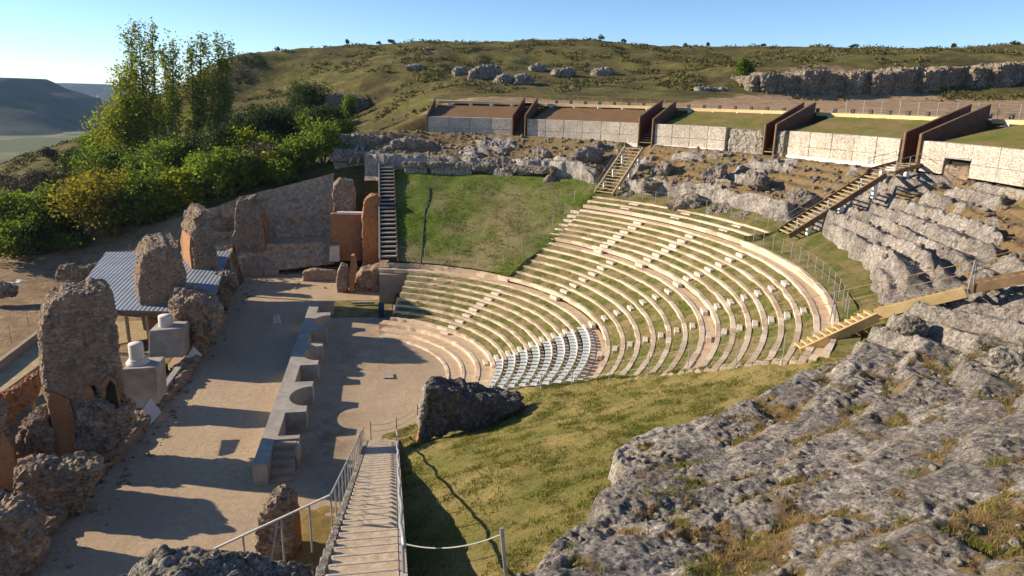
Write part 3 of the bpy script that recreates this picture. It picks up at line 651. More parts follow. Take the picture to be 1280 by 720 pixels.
# ------------------------------------------------------------------ retaining walls on the rim
RW = 48.6
def pt(R, ang, z): return np.array([R*math.cos(rad(ang)), R*math.sin(rad(ang)), z])
def ang_of(P): return math.degrees(math.atan2(P[1], P[0]))
SPOT = ['under the leftmost brown slope', 'between the first and second pairs of rusty steel walls', 'left of the rough old masonry', 'between the third and fourth pairs of rusty steel walls', 'at the right end with a small gap']
WALLS = [((534,145),(640,148),(534,167),(640,168)), ((659,149),(799,153),(659,167),(799,186)), ((819,155),(908,160),(819,186),(908,192)), ((987,164),(1126,174),(987,205),(1126,217)), ((1151,178),(1330,189),(1147,218),(1330,248))]
for k, (tl, tr, bl, br) in enumerate(WALLS):
    A = Ur(*tl, RW); B = Ur(*tr, RW); zt = 17.0; zb = 14.0
    a0, a1 = ang_of(A), (ang_of(B) if k < 4 else -31.); root = thing('gabion_wall', 'gabion wall of small pale stones ' + SPOT[k], 'retaining wall', tuple(pt(RW, (a0+a1)/2, zb)), 'gabion walls along the theatre rim')
    n = max(2, int(abs(a1-a0)/360*2*PI*RW/2.6 + .5)); P = [pt(RW, a0 + (a1-a0)*i/n, 0) for i in range(n+1)]
    for i in range(n):
        p, q = P[i], P[i+1]; d = (q-p)/np.linalg.norm(q-p); nr = np.array([d[1], -d[0], 0]); nr = nr if nr @ p > 0 else -nr
        open_ = (k == 4 and i == 1)
        for z0, z1 in (((14.55, 15.55), (15.57, 17.0)) if not open_ else ((15.95, 17.0),)):
            m = MB(); c = (p+q)/2 + nr*.45; c[2] = (z0+z1)/2
            m.box(c + nr*rng2.normal()*.012, (np.linalg.norm(q-p) - .025, .9, z1-z0), np.array([d, nr, [0, 0, 1]])); m.put('stone_basket', MT['gabion'], root, bevel=.03)
        if open_:
            m = MB(); c = (p+q)/2 + nr*.7; c[2] = 15.1; m.box(c, (np.linalg.norm(q-p), .2, 1.8), np.array([d, nr, [0, 0, 1]])); m.put('shade_panel', MT['darkhole'], root)  # near-black panel at the back paints in the shade of the hole
            m = MB(); c = (p+q)/2 + nr*.2; c[2] = 15.9; m.box(c, (np.linalg.norm(q-p), .5, .12), np.array([d, nr, [0, 0, 1]])); m.put('lintel', MT['concrete'], root)
            m = MB(); c = (p+q)/2 + nr*.35; c[2] = 14.75; m.box(c, (np.linalg.norm(q-p)*.96, .6, 1.1), np.array([d, nr, [0, 0, 1]])); rocky(m, 'rubble_fill', MT['rubble'], root, .12, .15, .6, .06, 3)
    if k in (1, 2, 3):
        i0 = {1: n//3, 2: 0, 3: 0}[k]
        for i in range(i0, n):
            p, q = P[i], P[i+1]; d = (q-p)/np.linalg.norm(q-p); nr = np.array([d[1], -d[0], 0]); nr = nr if nr @ p > 0 else -nr
            m = MB(); c = (p+q)/2 + nr*.40; c[2] = 14.3; m.box(c, (np.linalg.norm(q-p) - .004, 1.0, .66), np.array([d, nr, [0, 0, 1]])); m.put('plinth', MT['white'], root)
# the stretch of old masonry left in the row
A = Ur(912,161,RW); B = Ur(955,163,RW); m = MB(); d = (B-A)*np.array([1,1,0]); d /= np.linalg.norm(d); nr = np.array([d[1], -d[0], 0]); nr = nr if nr@A > 0 else -nr
cc = (A+B)/2 + nr*.5; cc[2] = 15.4; m.box(cc, (np.linalg.norm((B-A)[:2]), .9, 2.9), np.array([d, nr, [0,0,1]])); o = rocky(m, 'masonry_wall', MT['rock_pale'], None, .14, .16, .7, .09, 12)
tag(o, 'rough eroded pale masonry between gabions and third pair of steel walls', 'masonry wall')
A = Ur(976,166,RW); m = MB(); c = A + nr*.55; c[2] = 15.6; m.box(c, (.9, .9, 2.6), np.array([d, nr, [0,0,1]])); o = rocky(m, 'masonry_wall', MT['rock_pale'], None, .12, .16, .6, .09, 15)
tag(o, 'broken white masonry stub right of third pair of steel walls', 'masonry wall')

# rusty steel cheek walls, each a bent plate running back to the walkway
def corten(f_top, f_bot, b_top, label, grp):
    f = Ur(*f_top, RW-.15); b = Ur(*b_top, 57.6); fb = Ur(*f_bot, RW-.15); fb[:2] = f[:2]
    zf, zb = f[2], min(b[2], 20.0); dirv = (b-f)*np.array([1,1,0]); dirv /= np.linalg.norm(dirv); side = np.array([-dirv[1], dirv[0], 0])
    poly = [np.array([f[0], f[1], 13.9]), np.array([f[0], f[1], zf]), np.array([b[0], b[1], zb]), np.array([b[0], b[1], zb-1.2]), np.array([b[0], b[1], 17.2]), np.array([(f[0]+b[0])/2, (f[1]+b[1])/2, 15.0])]
    m = MB(); m.prism([p - side*.07 for p in poly], side*.14); root_loc = (f[0], f[1], 13.9)
    r = thing('steel_cheek_wall', label, 'steel wall', root_loc, grp); m.put('plate', MT['corten'], r)
    m = MB(); m.beam(poly[0] + [0,0,.02], poly[1] + [0,0,.04], .26, .16); m.put('edge_flange', MT['timber_brown'], r)
    m = MB(); m.beam(poly[1] + [0,0,.05], poly[2] + [0,0,.05], .22, .05); m.put('top_rail', MT['timber_brown'], r)
    return f, b
G = 'rusty steel walls flanking the rim stairways'
pairs = []
corten((533,145),(533,166),(544,122), 'rusty steel wall at far left end of the rim', G)
names_ = ['first', 'second', 'third', 'fourth']
for k, (a, b) in enumerate(((((641,144),(640,165),(656,122)), ((657,144),(657,166),(672,122))), (((800,146),(800,179),(828,125)), ((817,149),(816,177),(845,126))), (((957.5,155.7),(957,190),(1005,128)), ((971,155.7),(967,193),(1019.6,128))), (((1132.4,166),(1125.5,205),(1214,131)), ((1152,168),(1144.4,219),(1238,131))))):
    l = corten(*a, 'rusty steel wall, left one of the %s pair from the left' % names_[k], G); r = corten(*b, 'rusty steel wall, right one of the %s pair from the left' % names_[k], G)
    pairs.append((l, r))
# grass and soil slopes between gabions and walkway
def bank(a0, a1, mat, label, dryness):
    V, F = polar_sheet(a0, a1, max(8, int(abs(a1-a0)*2)), 26, lambda a: RW+.75, lambda a: 57.9, lambda x, y, r, th: 16.85 + (r-RW-.75)/(57.9-RW-.75)*1.55 + .08*fbm(P3(x/2, y/2), 3, 80))
    o = struct('embankment', V, F, mat, label, 'embankment'); q = np.hypot(V[:,0], V[:,1]); setattr_col(o, 'dry', np.clip(dryness + 0*q, 0, 1))
MT['bank_brown'] = grass_mat('embankment_soil', (.09, .10, .025), (.14, .13, .04), (.24, .14, .075), (.20, .105, .06), .5, -.25, 'dry')
bank(77.5, 64.4, MT['bank_brown'], 'brown soil bank behind the leftmost gabion wall', .8)
bank(61.2, 44.4, MT['bank_brown'], 'brown grassy bank behind the second gabion wall', .35)
bank(41.0, 25.2, MT['grass_bank'], 'grassy bank left of the third pair of steel walls', .1)
bank(22.8, 6.6, MT['grass_bank'], 'grassy bank right of the third pair of steel walls', .15)
bank(3.6, -31, MT['grass_bank'], 'bright grassy bank at the right end of the rim', 0.)
for k, ((lf, lb), (rf, rb)) in enumerate(pairs):                    # stair slots between the plates
    root = thing('rim_stairway', 'narrow stairway between the %s pair of rusty steel walls' % names_[k], 'stairs', tuple(((lf+rf)/2*np.array([1,1,0]) + [0,0,14.3])), 'stairways through the rim')
    f = (lf+rf)/2; b = (lb+rb)/2; wd = np.linalg.norm((rf-lf)[:2]) - .3; dv = (b-f)*np.array([1,1,0]); L = np.linalg.norm(dv); dv /= L; sd = np.array([-dv[1], dv[0], 0]); n = 15
    z0 = 14.55
    for i in range(n):
        p = f + dv*(L*(i+.5)/n); p[2] = z0 + (18.5-z0)*(i+1)/n
        m = MB(); m.box(p - [0,0,.04], (L/n*.8, wd, .08), np.array([dv, sd, [0,0,1]])); m.put('tread', MT['timber'], root)
    m = MB(); q0 = f - sd*wd/2; m.prism([q0 + [0,0,z0-.5-f[2]], q0 + dv*L + [0,0,18.2-f[2]], q0 + dv*L + [0,0,15-f[2]], q0 + [0,0,13.6-f[2]]], sd*wd); m.put('soil_ramp', MT['bank_brown'], root)
# walkway: sandy path (structure), timber edge beam per stretch, kerb blocks
V, F = polar_sheet(-34, 79, 240, 5, lambda a: 57.95, lambda a: 60.6, lambda x, y, r, th: 18.75 + .02*(r-58) + np.maximum(th-35,0)*.006)
struct('path', V, F, MT['path'], 'sandy walkway along the top of the theatre rim', 'path')
def edge_run(a0, a1, label):
    zz = lambda a: 18.72 + max(a-35, 0)*.006
    r = thing('walkway_edge', label, 'timber edging', tuple(pt(58, (a0+a1)/2, 18.3)), 'timber edging along the rim walkway'); n = max(1, int(abs(a1-a0)/3.2+.5))
    for i in range(n):
        p, q = pt(57.9, a0+(a1-a0)*i/n, zz(a0) - .16), pt(57.9, a0+(a1-a0)*(i+1)/n, zz(a0) - .16)
        m = MB(); m.beam(p, q, .16, .36); m.put('edge_beam', MT['walk_edge'], r)
        m = MB(); c = p*.5 + q*.5; c[2] -= .42; dd = c/np.linalg.norm(c); m.box(c + dd*.15, (.5, .45, .5)); m.put('footing', MT['white'], r)
edge_run(77.3, 65.2, 'timber edge of the walkway above the leftmost brown slope'); edge_run(62.8, 45.6, 'timber edge of the walkway above second gabion wall'); edge_run(43.2, 27, 'timber edge of the walkway above third gabion wall')
edge_run(25.2, 8.6, 'timber edge of the walkway between third and fourth steel pairs'); edge_run(6.2, -31, 'timber edge of the walkway at the right end')
# low marker blocks and the wire fence along the walkway
k = 0
for a in np.arange(60.5, -12, -2.05):
    z = 18.78 + max(a-35, 0)*.006; m = MB(); c = pt(58.7, a, z+.17); er = np.array([math.cos(rad(a)), math.sin(rad(a)), 0]); m.box(c, (.22, .34, .36), np.array([er, [-er[1], er[0], 0], [0,0,1]])); m.box(c + [0,0,.2] , (.26, .4, .06), np.array([er, [-er[1], er[0], 0], [0,0,1]]))
    o = m.put('bollard_light', MT['chairleg']); tag(o, 'small dark bollard light in the row along the rim walkway', 'bollard light', 'bollard lights along the rim walkway')
def fence(pts, h, label, post=.035, wires=(.45, .95), group='thin wire fences', pm='steel', wr=.012, lean=0.):
    r = thing('wire_fence', label, 'fence', tuple(pts[0]), group)
    for p in pts:
        p = np.array(p); m = MB(); m.tube([p - [0,0,.25], p + [0,0,h]], post, 6); m.put('post', MT[pm], r)
    for hh in wires:
        m = MB(); m.tube([np.array(p) + [0,0,hh*h] for p in pts], wr, 4); m.put('wire', MT[pm], r)
    return r
fence([pt(58.15, a, 18.75) for a in np.arange(22, -31, -2.0)], 1.35, 'wire fence with grey posts along the right part of the rim walkway', .03)
fence([pt(60.4, a, 18.95 + max(a-35,0)*.006) for a in np.arange(76, 24, -2.0)], .9, 'low wire fence behind the left part of the rim walkway', .03, pm='rust')

# ------------------------------------------------------------------ timber stairs on the rock
def timber_stair(label, A, B, width, n, mat, side_up=(0,0), group='timber stairs over the rock', supports=(), str_h=.32, rails=(), post='steel', railmat='steel', off=0.):
    """A, B: centre line foot and head"""
    A = np.array(A, float); B = np.array(B, float); d = (B-A)*np.array([1,1,0]); L = np.linalg.norm(d); d /= L; s = np.array([-d[1], d[0], 0])
    r = thing('timber_staircase', label, 'stairs', tuple(A), group)
    for q in (-1, 1):
        dz_ = (-.22 if str_h > .45 and q*s[1] > 0 else .05); m = MB(); m.beam(A + s*q*width/2 + [0,0,dz_], B + s*q*width/2 + [0,0,dz_], .14, str_h); m.put('stringer', mat, r)
    for i in range(n):
        t = (i+.5)/n; c = A + (B-A)*t + np.array([0,0,.10 if str_h < .45 else .16]); m = MB(); m.box(c, (min(.32, L/n*.62) if str_h < .45 else L/n*.98, width - .16, .07 if str_h < .45 else .12), np.array([d, s, [0,0,1]])); m.put('tread', MT['timber'] if mat is not MT['timber_yellow'] else mat, r, bevel=.01)
    for t in supports:
        for q in (-1, 1):
            c = A + (B-A)*t + s*q*(width/2-.1); m = MB(); m.box(c + [0,0,-.65], (.28, .28, 1.2)); m.put('footing', MT['white'], r)
    for q, h in rails:
        for t in np.linspace(.03, .97, max(2, int(L/2.2))):
            c = A + (B-A)*t + s*q*width/2; m = MB(); m.tube([c, c + [0,0,h]], .025, 6); m.put('rail_post', MT[post], r)
        for hh in (h, h*.55):
            m = MB(); m.tube([A + s*q*width/2 + [0,0,hh], B + s*q*width/2 + [0,0,hh]], .022 if hh == h else .012, 5); m.put('handrail', MT[railmat], r)
    return d, s
A = (Uz(741,243,9.95) + Uz(767,243,9.95))/2; B = (Uz(782,186,14.6) + Uz(803,184,14.6))/2
timber_stair('timber staircase from the top seat row up to the second stairway', A, B, 2.3, 15, MT['timber'], supports=(.3,.6,.9), rails=((1,1.0),))
A = (Uz(968,291,9.95) + Uz(990,295,9.95))/2; B = (Uz(1090,216,14.7) + Uz(1107,219,14.7))/2
timber_stair('long open timber staircase crossing the rock towards the fourth stairway', A, B, 2.1, 21, MT['timber_brown'], supports=(.22,.55,.9), rails=((1,1.0),), str_h=.38)
A2 = B + (B-A)/np.linalg.norm(B-A)*.1; Bq = (pairs[3][0][0] + pairs[3][1][0])/2; Bq[2] = 15.0
d_, s_ = timber_stair('short timber flight with handrails leading between fourth steel pair', A2 + [0,0,.05], Bq, 2.0, 5, MT['timber_brown'], rails=((1,1.0),(-1,1.0)), supports=(.5,))
A = Uz(996,438,8.35); B = Uz(1091,394,10.15); 
timber_stair('yellow timber walkway flight rising from the seats to the rock edge', A, B, .9, 12, MT['timber_yellow'], str_h=.46, supports=())
A2 = Uz(1096,391,10.2); B2 = Uz(1208,364,11.9)
timber_stair('yellow timber walkway flight along the rock above the lower flight', A2, B2, .9, 13, MT['timber_yellow'], str_h=.46, supports=())
A3 = Uz(1215,360,12.0); B3 = Uz(1330,338,13.4)
timber_stair('brown boarded walkway on the rock at the right edge', A3, B3, 1.4, 10, MT['timber_brown'], str_h=.4)
r = thing('cable_railing', 'pair of rusty cables between silver posts above the yellow walkway', 'railing', tuple(Uz(1040,402,9.3)))
pA, pB, pC = Uz(1040,402,9.3), Uz(1213,362,12.1), Uz(1330,330,13.5)
for p, hh in ((pA, 1.6), (pB, 1.35), (pC, 1.3)): 
    for e in (-.12, .12): m = MB(); m.tube([p + [e,0,0], p + [e*.4,0,hh]], .03, 6); m.put('post', MT['steel'], r)
for hh, h2 in ((.62, .62), (1., 1.)):
    m = MB(); s0 = pA + (pA-pB)*.55; s0[2] = 8.6
    m.tube([s0 + [0,0,hh*.9], pA + [0,0,1.55*hh], pB + [0,0,1.3*hh], pC + [0,0,1.25*hh]], .016, 5); m.put('cable', MT['rust'], r)

# fences round the seats
fence([pt(36.0, a, 9.75) for a in np.arange(37, 4, -2.6)], 1.25, 'thin wire fence behind the top seat row', .022, wr=.006)
fence([pt(33.5, a, 9.05) for a in np.arange(2.5, -33, -2.5)], 1.25, 'thin wire fence along the outer edge of the top right path', .024, wr=.006)
def cutp(r, extra): 
    a = NEAR_CUT(r) - math.degrees(extra/r); z = np.interp(r, [e[0] for e in edges], [e[1] for e in edges]); return pt(r, a, z - .05)
fence([cutp(q, .5) for q in (12.5, 15, 17.5, 19.6, 22, 24.3, 26.5, 29, 31.2)], 1.3, 'thin wire fence down the near side of the seats', .026, wr=.005)
def cutf(r): a = FAR_CUT(r) + math.degrees(1.6/r); return pt(r, a, float(cone(np.array(r))) )
fence([pt(20.9, a, 4.1) for a in (74, 66, 58, 50)] + [cutf(q) for q in (21.5, 24, 26.5, 29, 31.5, 34)], 1.2, 'thin wire fence round the lower edge of the far grass slope', .022, wr=.005)

# ------------------------------------------------------------------ white chairs on the eight lowest rows
def chair_proto(loc, rz):
    r = thing('folding_chair', 'x', 'chair', (0,0,0), 'white chairs')
    m = MB(); m.box((0,0,.30), (.46,.46,.05)); m.put('seat', MT['plastic'], r, bevel=.015)
    m = MB(); m.box((.23,0,.44), (.04,.46,.24), np.array([[math.cos(.2),0,math.sin(-.2)],[0,1,0],[math.sin(.2),0,math.cos(.2)]])); m.put('backrest', MT['plastic'], r, bevel=.015)
    for sx in (-.17, .17):
        for sy in (-.18, .18): m = MB(); m.beam((sx, sy, 0), (sx*.85, sy, .29), .03, .03, (0,1,0)); m.put('leg', MT['chairleg'], r)
    return r
proto = None
rowname = ['lowest', 'second', 'third', 'fourth', 'fifth', 'sixth', 'seventh', 'topmost']
for j, (r, z, _) in enumerate(ima):
    a0 = NEAR_CUT(r) + math.degrees(.5/r); a1 = -.4 - math.degrees(.6/r) ; n = int(rad(a1-a0)*r/.60)
    for i in range(n):
        a = a0 + (a1-a0)*(i+.5)/n
        if proto is None: proto = chair_proto(None, 0); c = proto
        else: c = copyto(proto, (0,0,0))
        c.location = tuple(pt(r + .55, a, z + .03)); c.rotation_euler = (0, 0, rad(a))
        lab = 'white chair inside the %s curved row of the white chair block' % rowname[j]; g = 'white chairs inside the %s row' % rowname[j]
        if i == n-1: lab = 'white chair beside the steps at the end of %s white row' % rowname[j]; g = 'white chairs beside the steps'
        elif i == 0: lab = 'white chair at the fenced near end of %s white row' % rowname[j]; g = 'white chairs at the fenced end'
        c['label'] = lab; c['group'] = g
# ------------------------------------------------------------------ low stage front with niches
def niche_wall():
    x0, x1, z = -2.2, -.15, 1.25; y0, y1 = -11.9, 15.3; n = 7; L = (y1-y0)/n
    r = thing('stage_front', 'low grey concrete stage wall with alternating square and curved niches', 'stage wall', (x0, y0-2.6, 0))
    P = [(x0, y0), (x1, y0)]
    for k in range(n):
        a = y0 + L*k + .42; b = y0 + L*(k+1) - .42
        if k % 2 == 0: P += [(x1, a), (x1-1.2, a), (x1-1.2, b), (x1, b)]
        else:
            for q in range(13):
                t = PI*q/12; P.append((x1 - 1.25*math.sin(t), (a+b)/2 - (b-a)/2*math.cos(t)))
    P += [(x1, y1), (x0, y1)]
    m = MB(); m.prism([(x, y, -.2) for x, y in P], (0, 0, z+.2)); m.put('wall_body', MT['concrete'], r)
    m = MB(); m.box((x0+.36, y0-1.35, .42), (.72, 2.69, 1.64)); m.box((x1-.06, y0-.55, .38), (.12, 1.1, 1.5)); m.put('cheek', MT['concrete'], r)
    for i in range(5):
        m = MB(); h = z - .25*(i+.4); m.box(((x0+.72+x1)/2 - .06, y0 - .27 - .5*i, h/2 - .1), (x1-x0-.86, .49, h + .2)); m.put('step', MT['concrete_brown'], r)
niche_wall()

# ------------------------------------------------------------------ ruins of the stage building
def dirn(a): return np.array([-math.sin(rad(a)), math.cos(rad(a)), 0])
LEFT = dirn(20)
def ruin_mb(px, y, thick, d=LEFT):
    m = MB(); m.prism([Uy(u, v, y) for u, v in px], d*thick); return m
def leg(px, y, thick, root, mat='brick', name='brick_facing', d=LEFT): m = ruin_mb(px, y, thick, d); return m.put(name, MT[mat], root)
def jag(px, seed):
    rg = np.random.default_rng(seed); vm = min(q[1] for q in px); vM = max(q[1] for q in px); out = []
    for (a, b), (c, d) in zip(px, px[1:] + px[:1]):
        for t in (0, .33, .66):
            u, v = a + (c-a)*t, b + (d-b)*t; s = 2.6 if v < vm + .35*(vM-vm) else 1.1; out.append((u + rg.normal()*s, v + rg.normal()*s))
    return out
def pier(label, y, px, thick, legs, vox=.10, amp=.07, rot=4., flank=None, arch=()):
    D_ = dirn(math.degrees(math.atan((640-sum(q[0] for q in px)/len(px))/FPX)) - 10.1 + rot)
    b = Uy(*px[0], y); r = thing('ruined_pier', label, 'ruined wall', (b[0], b[1], 0), 'tall ruined piers of the stage building')
    rocky(ruin_mb(jag(px, int(px[0][1])), y, thick, D_), 'rubble_core', MT['rubble'], r, vox, amp, .7, .10, int(abs(px[0][0])))
    if flank:                                                       # brick face on one flank
        e, q = flank; P = [Uy(u, v, y) for u, v in e]; o_ = np.array([q*.26, 0, 0]); m = MB(); m.prism([p + o_ + D_*.15 for p in P] + [p + o_ + D_*(thick*(.92 if k % 2 else .8)) for k, p in enumerate(P[::-1])], (-q*.3, 0, 0)); m.put('brick_face', MT['brick'], r)
    for (lp, th, off) in legs: 
        m = MB(); m.prism([Uy(u, v, y) - LEFT*off for u, v in lp], LEFT*th); m.put('brick_facing', MT['brick'], r)
    for ap in arch: m = MB(); m.prism([Uy(u, v, y) - D_*.26 for u, v in ap], D_*.3); m.put('shade_panel', MT['darkhole'], r)  # solid near-black arch, proud of the face, paints in the shade of a niche
    return r
pier('ruined pier with orange brick base cut by the left picture edge', -13.2, [(-60,620),(-60,505),(-14,500),(4,512),(14,560),(20,600),(8,612)], 1.6, [([(-2,606),(2,535),(17,560),(23,616)], 1.0, .12)])
pier('tallest ruined pier, overgrown on top, next to the left walkway', -11.2, [(62,520),(54,480),(52,430),(54,396),(62,377),(82,368),(110,364),(133,366),(144,378),(147,415),(151,455),(158,497),(150,515),(128,500),(118,475),(108,500),(100,540)], 2.8, [([(72,572),(60,500),(64,488),(86,498),(93,518),(96,570)], 1.3, .14), ([(102,512),(103,490),(110,480),(117,488),(120,508)], .5, .22), ([(126,503),(128,478),(136,467),(145,474),(152,506)], .5, .22)], arch=([(131,503),(132,482),(137,473),(143,480),(147,505)],))
pier('ruined pier behind the white column stumps', 8.7, [(182,414),(176,380),(172,345),(175,324),(188,312),(206,309),(221,313),(230,328),(232,360),(234,400),(226,414),(204,400)], 6.0, [([(184,420),(180,396),(196,400),(204,402),(206,418)], 1.1, .12), ([(216,406),(219,384),(230,392),(234,412)], .5, .12)])
pier('slim ruined pier with a sunlit orange left flank', 17.7, [(250,379),(245,350),(240,310),(241,288),(248,270),(258,264),(266,272),(270,300),(273,340),(266,376)], 5.0, [([(253,381),(249,352),(258,352),(263,350),(264,376)], .6, .12)], rot=11., flank=([(250,380),(245,350),(241,312),(242,296)], -1))
if 0:
  m = MB(); q = [Uy(*p, 17.7) for p in ((244.5,300),(245.5,345),(251,381))]; sd = np.array([-.06,0,0]); m.prism([q[0]+sd, q[1]+sd, q[2]+sd, q[2]+sd+LEFT*3.3, q[1]+sd+LEFT*3.3, q[0]+sd+LEFT*2.6], (-.14,0,0)); m.put('brick_facing', MT['brick'], r)
r = pier('ruined pier standing on a stepped stone base', 32.0, [(292,332),(291,300),(292,262),(298,250),(316,249),(322,262),(327,282),(331,318),(333,332)], 3.6, [([(318,331),(322,304),(329,312),(332,332)], .6, .1)], rot=-9., flank=([(333,333),(331,316),(328,288),(325,272)], 1))
for k, (a, b, h) in enumerate((((284,356),(345,350),.75), ((290,346),(342,340),1.5), ((300,336),(338,332),2.0))):
    A, B = Uz(*a, 0.), Uz(*b, 0.); c = (A+B)/2; m = MB(); L_ = np.linalg.norm(B-A)
    for i in range(3): m.box((A[0] + (B[0]-A[0])*(i+.5)/3, 31.2 - .55 + .5*k, h/2), (abs(B[0]-A[0])/3 - .05, 1.2, h))
    m.put('stone_step', MT['concrete_brown'], r, bevel=.05)

def rubble_wall(label, px, y, thick, seed, mat='rubble', vox=.12, amp=.2, d=LEFT, name='rubble_wall', cat='rubble wall', scale=.62, group=None):
    o = rocky(ruin_mb(px, y, thick, d), name, MT[mat], None, min(vox, .13), amp, scale, .17, seed); return tag(o, label, cat, group)
# low remains along the stage edge, from near to far
rubble_wall('low rubble mass in the near left corner below the first pier', [(-70,760),(-70,665),(-10,650),(20,648),(52,668),(46,700),(20,740)], -20.5, 2.4, 1, 'rubble', .2, .35)
rubble_wall('grey topped rubble heap between the first two tall piers', [(20,662),(18,608),(26,592),(50,586),(72,590),(100,584),(126,588),(118,606),(100,640),(70,668)], -16.3, 1.6, 2, 'rubble', .13, .2)
rubble_wall('rounded rubble lump left of the orange brick base of tallest pier', [(18,572),(24,548),(38,528),(56,522),(66,545),(70,572)], -11.6, 1.8, 3, 'rubble', .14, .25)
rubble_wall('dark rubble foot right of tallest pier below the easel panel', [(96,574),(98,530),(104,505),(122,500),(140,512),(158,514),(168,520),(162,545),(140,575)], -11.8, 2.4, 4, 'rubble', .16, .3)
rubble_wall('rubble heap right of the column stumps', [(222,438),(218,402),(226,378),(240,374),(256,378),(276,386),(276,400),(262,430),(240,445)], 4.2, 4.8, 5, 'rubble', .17, .34)
rubble_wall('rubble block right of slim pier with flat top', [(258,388),(258,362),(262,350),(272,343),(296,344),(298,362),(284,384)], 15.6, 3.4, 6, 'rubble', .16, .26)
rubble_wall('small dark arch fragment between slim pier and stepped pier', [(274,350),(274,330),(279,322),(287,325),(291,338),(289,350)], 24, 1.2, 7, 'rubble', .12, .12)
rubble_wall('broken masonry lump on the earth behind slim pier', [(262,290),(264,276),(275,272),(288,274),(289,290)], 36, 1.0, 8, 'rubble', .15, .2)
# continuous footing of rubble stones along the stage edge
bs = [Uz(*q, 0) for q in ((28,722),(70,668),(112,618),(148,578),(180,541),(212,503),(240,470),(262,437),(284,398))]
for k in range(len(bs)-1):
    p, q = bs[k], bs[k+1]; dd = (q-p)/np.linalg.norm(q-p); nn = np.array([-dd[1], dd[0], 0]); m = MB(); m.box((p+q)/2 + nn*.7 + [0,0,.22], (np.linalg.norm(q-p)*1.02, 1.3, .62), np.array([dd, nn, [0,0,1]]))
    o = rocky(m, 'footing_wall', MT['rubble'], None, .14, .24, .7, .1, 40+k); tag(o, 'low broken footing of the stage building, ' + ['nearest stretch at the bottom edge', 'second stretch from the bottom edge', 'stretch beside the grey topped heap', 'stretch below the dark easel panel', 'stretch in front of nearer column plinth', 'stretch in front of the white diamond panel', 'stretch by the heap right of the columns', 'farthest stretch by slim pier'][k], 'footing wall', 'stage building footings')
m = MB(); m.prism([Uy(u, v, -19.6) for u, v in ((22,672),(42,652),(48,690),(30,712))], LEFT*.3); o = m.put('plaster_slab', MT['concrete_brown']); tag(o, 'pale plaster slab leaning on the near left rubble', 'slab')
rubble_wall('short upright masonry stub with orange side, left of the near stairs', [(319,712),(318,690),(321,660),(328,640),(342,628),(354,631),(361,645),(363,680),(365,712)], -21.3, 1.5, 10, 'rubble', .11, .12, np.array([.15,.99,0]))
m = MB(); m.prism([Uy(u, v, -21.0) for u, v in ((352,708),(356,650),(363,660),(366,708))], np.array([.3,1.0,0])); o = m.put('brick_pier', MT['brick']); tag(o, 'orange brick side of the masonry stub beside the near stairs', 'brick pier')

# plinths, column stumps, wooden stairs between them
def column(label, u, vb, vt, y, rpx):
    b = Uy(u, vb, y); t = Uy(u, vt, y); h = t[2]-b[2]; R = (Uy(u+rpx, vb, y)-b)[0]
    r = thing('column_stump', label, 'column', tuple(b), 'white column stumps'); m = MB(); m.lathe(b, [(R*1.5,0),(R*1.55,.10),(R*1.5,.2),(R*1.2,.24),(R*1.25,.34),(R*1.12,.40)], 24); m.put('base', MT['marble'], r, True)
    m = MB(); m.lathe(b, [(R*1.0,.38),(R,.45),(R*.97,h-.05),(R*.93,h)], 24); m.put('shaft', MT['marble'], r, True)
y1_, y2_ = -3.2, 3.3
def plinth(label, quad_px, y, depth):
    b = [Uy(u, v, y) for u, v in quad_px]; m = MB(); m.prism([np.array([q[0], y, max(q[2], -.1)]) for q in b], (0, depth, 0)); o = m.put('plinth', MT['concrete'], bevel=.03); return tag(o, label, 'plinth', 'grey plinths of the column stumps')
A = Uz(176,508,0); 
plinth('nearer grey plinth block under a white column stump', [(152,503),(152,462),(195,459),(198,505)], -5.0, 1.9); column('nearer white column stump, on the block beside tallest pier', 172.5, 455, 429, -4.0, 9.5)
plinth('farther grey plinth block under a white column stump', [(186,446),(186,414),(228,410),(229,447)], 2.2, 1.9); column('farther white column stump, in front of second tall pier', 208.5, 414, 394, 3.2, 9)
pA = Uy(196,459,-4.9); pB = Uy(229,447,2.2)
r = thing('wooden_steps', 'dark wooden steps between the two grey plinths', 'steps', (-11.5, -1, 0))
for i in range(5):
    m = MB(); m.box((-10.9 - .48*i, -.2, .25+.3*i), (.50, 4.3, .10)); m.put('tread', MT['timber_brown'], r)
m = MB(); m.box((-12.2, -.2, .55), (2.6, 4.4, .5)); m.put('base_block', MT['darkhole'], r)
m = MB(); m.prism([(-9.85, -2.25, 0), (-9.85, 2.25, 0), (-9.85, 2.25, .72), (-9.85, -2.25, .72)], (-.4, 0, 0)); o = m.put('kerb_wall', MT['concrete']); tag(o, 'low grey kerb wall in front of the wooden steps', 'kerb')
def easel(label, px, y, back):
    lo = max(px, key=lambda q: q[1]); y = Uz(lo[0], lo[1], .02)[1]; P = [Uy(u, v, y + q - lo[2]) for (u, v, q) in px]; r = thing('information_panel', label, 'information panel', tuple(P[0]*[1,1,0]), 'pale information panels'); n = np.cross(P[1]-P[0], P[2]-P[0]); n /= np.linalg.norm(n)
    m = MB(); m.prism(P, n*.06); m.put('board', MT['panel'], r)
    m = MB(); c = sum(P)/4; m.beam(c*[1,1,0] + np.array([-.55,.5,0]), c + np.array([-.08,.08,0]), .08, .08); m.put('post', MT['steel'], r)
easel('pale tilted information panel standing at the dark rubble foot', [(178,512,0),(188,497,.5),(202,515,.3),(188,531,-.3)], -8.6, 0)
easel('pale tilted information panel right of farther column plinth', [(232,448,0),(242,433,.5),(252,443,.4),(243,458,-.2)], 1.4, 0)
